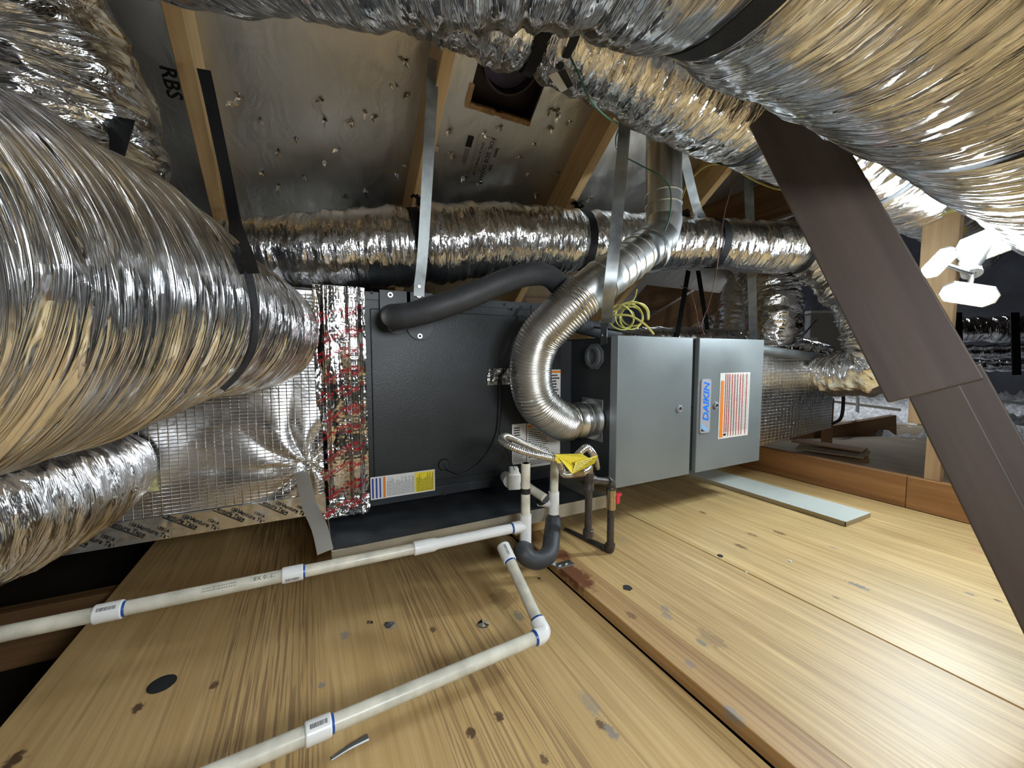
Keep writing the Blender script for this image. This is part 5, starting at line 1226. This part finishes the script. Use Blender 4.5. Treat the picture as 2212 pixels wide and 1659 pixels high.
for a, b, lab in (((1795, 838, 3.3), (1955, 855, 3.1), 'upper thin white PVC pipe over the far insulation'), ((1780, 864, 3.2), (1945, 885, 3.0), 'lower thin white PVC pipe over the far insulation'), ((2090, 858, 3.4), (2300, 882, 3.2), 'thin pale pipe over the insulation at the right edge')):
    tag(MB().cyl(P(a[0], a[1], D=a[2]), P(b[0], b[1], D=b[2]), .013, n=14).build('distant_pipe', M['pvcw'], None, smooth=50), lab, 'pipe')
tubeobj('white_cable_strip', [P(1843, 838, D=2.7), P(1852, 860, D=2.7), P(1852, 890, D=2.72)], .018, 'pvcw', 'short curved white strip hanging over the far insulation', 'strip', n=16, seg_=10, flat=.2)
tubeobj('black_conduit', [P(1822, 835, D=2.4), P(1821, 880, D=2.4), P(1815, 905, D=2.4), P(1798, 915, D=2.4)], .009, 'black', 'bent thin black conduit beside the return plenum', 'conduit', n=30, seg_=10)
tag(timber('joist_piece', P(1700, 965, D=2.6), P(1930, 925, D=2.75), .19, .04, (0, 0, 1), M['joist']), 'dark brown joist piece in the insulation behind the return plenum', 'joist')
tag(timber('wood_stud', P(1785, 960, D=2.45), P(1790, 860, D=2.45), .05, .04, (1, 0, 0), M['joist']), 'short dark stud at the corner of the return plenum', 'stud')
random.seed(12)
for k in range(5):
    a = P(1715 + k * 9, 968 + k * 8, D=2.25); b = P(1868 + k * 3, 992 + k * 5, D=2.0)
    tag(timber('flat_board', a + Vector((0, 0, .045 - .009 * k)), b + Vector((0, 0, .045 - .009 * k)), .09, .008, (0, 1, 0), M['greyply'] if k % 2 else M['joist']), ['top', 'second', 'third', 'fourth', 'lowest'][k] + ' thin flat board of the stack behind the orange-brown beam', 'board', 'stack of flat boards')
wb = MB().box(P(1484, 1028, Z=zr).x, P(1901, 1112, Z=zr).x, P(1827, 1140, Z=zr).y, 2.0, zr + .0005, zr + .020)
x0, x1 = P(1827, 1138, Z=zr).x, P(1901, 1110, Z=zr).x; y0 = P(1827, 1138, Z=zr).y; p = MB()
wb = MB().box(x0, x0 + .19, y0, 1.95, zr + .0005, zr + .019).build('white_board', M['whiteboard'], None); tag(wb, 'white laminated board lying flat on the plywood beneath the furnace', 'board')
M['mdf'] = plain('mdf_edge', (.45, .38, .24), .8)
MB().box(x0 - .0006, x0 + .19, y0 - .0006, y0 + .003, zr + .001, zr + .0175).build('raw_edge', M['mdf'], wb); MB().box(x0 - .0006, x0 + .003, y0, 1.95, zr + .001, zr + .0175).build('raw_edge', M['mdf'], wb)

# ================================================================== CABLES AND WIRES
yc = []
cc0 = P(1362, 685, D=1.55)
e1v, e2v = RT, UP
random.seed(21); pts = [P(1376, 625, D=1.5), P(1368, 648, D=1.5), P(1345, 656, D=1.5), P(1372, 652, D=1.52), P(1396, 668, D=1.55)]
for k in range(46):
    a = k * .62; t = k / 46; cx, cy = 1376 - 40 * t, 682 + 6 * t; q_ = random.random; rx, ry = 25 + 5 * math.sin(k * .37), 26 + 5 * math.cos(k * .29)
    pts.append(P(cx + rx * math.cos(-a + .3), cy + ry * math.sin(-a + .3) * .95, D=1.56 - .10 * t + .02 * math.sin(k * 1.3)))
pts += [P(1325, 680, D=1.46), P(1360, 682, D=1.43), P(1392, 700, D=1.42), P(1412, 722, D=1.44)]
tubeobj('yellow_cable_coil', pts, .0042, 'ycable', 'loose coil of yellow electrical cable on top of the furnace behind the strap', 'cable', n=700, seg_=8, flat=.6)
tubeobj('yellow_cable', [P(1470, 432, D=1.75), P(1490, 390, D=1.75), P(1530, 357, D=1.7), P(1575, 360, D=1.7), P(1640, 395, D=1.75), P(1705, 412, D=1.8), P(1800, 400, D=1.9), P(1862, 412, D=1.7), P(1920, 442, D=1.6), P(1975, 470, D=1.55), P(2030, 465, D=1.5), P(2105, 438, D=1.45)], .006, 'ycable', 'yellow cable stapled along the rafters and crossing behind the brace to the lamp', 'cable', n=220, seg_=8, flat=.6)
tubeobj('yellow_cable', [P(2108, 440, D=1.62), P(2090, 465, D=1.62), P(2080, 505, D=1.64)], .007, 'ycable', 'short yellow cable running down beside the pale post', 'cable', n=30, seg_=8)
for k, dz in enumerate((0, .007)):
    tubeobj('green_wire', [P(1184, 72, D=.95) + Vector((0, 0, dz)), P(1220, 105, D=.88), P(1245, 150, D=.86), P(1275, 215, D=.88), P(1310, 252, D=.98), P(1336, 268, D=1.1)] if k == 0 else
            [P(1340, 272, D=1.26), P(1330, 300, D=1.26), P(1338, 330, D=1.30), P(1380, 355, D=1.32), P(1425, 380, D=1.32), P(1448, 410, D=1.34), P(1446, 470, D=1.345), P(1426, 520, D=1.33)], .0022, 'green',
            'green grounding wire hanging over the duct above the roof vent' if k == 0 else 'green grounding wire dropping to the clamp on the flue elbow', 'wire', n=90, seg_=6)
tubeobj('brown_wire', [P(1583, 362, D=1.7), P(1578, 410, D=1.68), P(1565, 460, D=1.62), P(1555, 530, D=1.6), P(1545, 600, D=1.65), P(1530, 660, D=1.7), P(1516, 700, D=1.7), P(1521, 724, D=1.6)], .0022, 'brown', 'thin brown thermostat wire hanging down to the top of the furnace', 'wire', n=90, seg_=6)
tubeobj('brown_wire', [P(1470, 618, D=1.9), P(1490, 628, D=1.85), P(1502, 665, D=1.8), P(1508, 700, D=1.75), P(1517, 724, D=1.6)], .002, 'brown', 'second brown wire arching behind the furnace top by the black struts', 'wire', n=60, seg_=6)
tubeobj('black_cable', [P(1148, 660, Y=YC - .02), P(1146, 690, Y=YC - .03), P(1135, 740, Y=YC - .03), P(1105, 785, Y=YC - .02), P(1082, 815, Y=YC - .016), P(1079, 870, Y=YC - .02), P(1073, 935, Y=YC - .02), P(1045, 990, Y=YC - .02), P(1005, 1022, Y=YC - .02), P(972, 1016, Y=YC - .02), P(958, 1003, Y=YC - .014)], .0032, 'black', 'black cable drooping across the coil cabinet face into the round grommet', 'cable', n=120, seg_=8)
tubeobj('black_cable', [P(1082, 815, Y=YC - .014), P(1085, 880, Y=YC - .018), P(1080, 930, Y=YC - .02), P(1096, 975, Y=YC - .03), P(1111, 1014, D=1.24)], .0018, 'black', 'thin black wire from the foil tape patch down to the float switch', 'wire', n=80, seg_=6)
tubeobj('black_cable', [P(1430, 728, D=1.5), P(1370, 720, D=1.5), P(1320, 712, D=1.5), P(1250, 702, D=1.6)], .004, 'black', 'black cable lying along the top edge of the furnace', 'cable', n=40, seg_=8)

# ================================================================== SMALL THINGS ON THE FLOOR
def disc(px, py, r, z, m, lab, name, n=24, irr=0, seed=0, cat='scrap', th=.0015):
    c = P(px, py, Z=z); random.seed(seed); rr = [r * (1 + irr * (random.random() - .5)) for _ in range(n)]; mb = MB()
    v = [(c.x + rr[k] * math.cos(2 * math.pi * k / n), c.y + rr[k] * math.sin(2 * math.pi * k / n), z + .0004) for k in range(n)]
    mb.add(v + [(a, b, z + th) for a, b, _ in v], [tuple(range(n - 1, -1, -1)), tuple(range(n, 2 * n))] + [(i, (i + 1) % n, n + (i + 1) % n, n + i) for i in range(n)])
    return tag(mb.build(name, M[m], None), lab, cat)
disc(350, 1478, .0235, 0, 'dark', 'flat round dark grey knockout disc on the left plywood sheet', 'knockout_disc', 32)
disc(1355, 1270, .0125, zr, 'dark2', 'small black half-round scrap on the middle plywood sheet', 'plastic_scrap', 14, .35, 3)
disc(1556, 1201, .0085, zr, 'black', 'tiny black scrap beside the seam of the right plywood sheet', 'plastic_scrap', 14, .3, 5)
def scrap(px, py, r, z, m, lab, name, seed, cat='scrap'):
    c = P(px, py, Z=z); random.seed(seed); mb = MB(); n = 9; vs = [(c.x, c.y, z + r * .5)]
    for k in range(n): a = 2 * math.pi * k / n; q = r * (.5 + .7 * random.random()); vs.append((c.x + q * math.cos(a), c.y + q * math.sin(a), z + .0006 + r * .35 * random.random()))
    mb.add(vs, [(0, k + 1, (k + 1) % n + 1) for k in range(n)]); mb.add([(v[0], v[1], z + .0003) for v in vs[1:]], [tuple(range(n))]); return tag(mb.build(name, M[m], None), lab, cat)
scrap(1043, 1350, .014, 0, 'tapefoil', 'crumpled foil scrap on the plywood left of the white elbow', 'foil_scrap', 2)
scrap(800, 1345, .008, 0, 'tapefoil', 'tiny foil scrap in the shadow edge near the middle of the left sheet', 'foil_scrap', 4)
scrap(840, 1350, .013, 0, 'galv', 'flattened grey putty scrap beside a tiny foil scrap on the left sheet', 'putty_scrap', 6)
scrap(1166, 1250, .006, 0, 'tapefoil', 'small foil crumb left of the nailed pine board', 'foil_scrap', 8)
scrap(1706, 1212, .006, zr, 'pvcw', 'small white paint chip on the right plywood sheet', 'paint_chip', 10)
scrap(1612, 1237, .004, zr, 'pvcw', 'tiny white crumb on the long floor seam', 'paint_chip', 11)
c0, c1 = P(715, 1640, Z=0.002), P(795, 1592, Z=0.002)
mb = MB(); p, _ = smoothpath([c0, (c0 + c1) / 2 + Vector((0, .002, 0)), c1], 14); mb.tube(p, [.003 + .004 * (k / 13) for k in range(14)], 8, flat=.4); tag(mb.build('putty_scrap', M['galv'], None), 'grey streak of dried sealant below the lower coupling', 'scrap')
# bracket screwed onto the stained board
bk = thing('metal_bracket', 'small shiny metal bracket on the red-stained part of the nailed board', 'bracket', P(1218, 1219, Z=.033))
a = P(1218, 1219, Z=.0345); MB().obox(a, Vector((1, 0, 0)), Vector((0, 1, 0)), Vector((0, 0, 1)), .062, .030, .002).build('plate', M['bright'], bk, bevel=.001)
for dx in (-.016, .008): MB().cyl(a + Vector((dx, 0, .001)), a + Vector((dx, 0, .0035)), .005, n=12).build('screw', M['bright'], bk)
pts = [a + Vector((-.028, .014, 0)), a + Vector((-.03, .03, .05)), P(1186, 1190, D=1.15)]; MB().ribbon(pts, (1, .2, 0), .02, .0015).build('upright_leg', M['galv'], bk)
for (px, py, z) in ((1383, 1387, zr), ): pass

# ================================================================== WORK LAMP
lm = thing('work_lamp', 'glaring three-panel LED work lamp hanging in front of the pale post', 'lamp', P(2112, 580, D=1.45))
hub = P(2100, 592, D=1.45)
def panel(px, py, D, w, h, rot, nrm_t):
    c = P(px, py, D=D); n = (Vector(nrm_t) - c).normalized(); r = RT * math.cos(rot) + UP * math.sin(rot); r = (r - n * r.dot(n)).normalized(); u = n.cross(r)
    outl = [(-1, -.35), (-.7, -.9), (.7, -.9), (1, -.35), (1, .35), (.7, .9), (-.7, .9), (-1, .35)]
    N = len(outl)
    f = MB(); f.add([c + r * (a * w / 2) + u * (b * h / 2) for a, b in outl] + [c - n * .012 + r * (a * w / 2) + u * (b * h / 2) for a, b in outl], [tuple(range(N)), tuple(range(2 * N - 1, N - 1, -1))] + [(i, (i + 1) % N, N + (i + 1) % N, N + i) for i in range(N)])
    fo = f.build('panel_housing', M['bright'], lm, bevel=.001)
    g = MB(); g.add([c + n * .0015 + r * (a * w * .46) + u * (b * h * .44) for a, b in outl], [tuple(range(N))]); g.build('led_face', M['led'], fo)
    MB().cyl(c - n * .008, hub, .008, n=12).build('hinge_arm', M['bright'], lm)
panel(2027, 568, 1.42, .115, .062, .75, (.2, .3, .5))
panel(2150, 520, 1.40, .20, .115, .50, (.4, .2, .4))
panel(2092, 637, 1.42, .150, .085, .12, (.8, .1, .1))
MB().cyl(hub, hub + Vector((.03, .02, .05)), .028, n=24).build('lamp_base', M['pvcw'], lm, smooth=40)
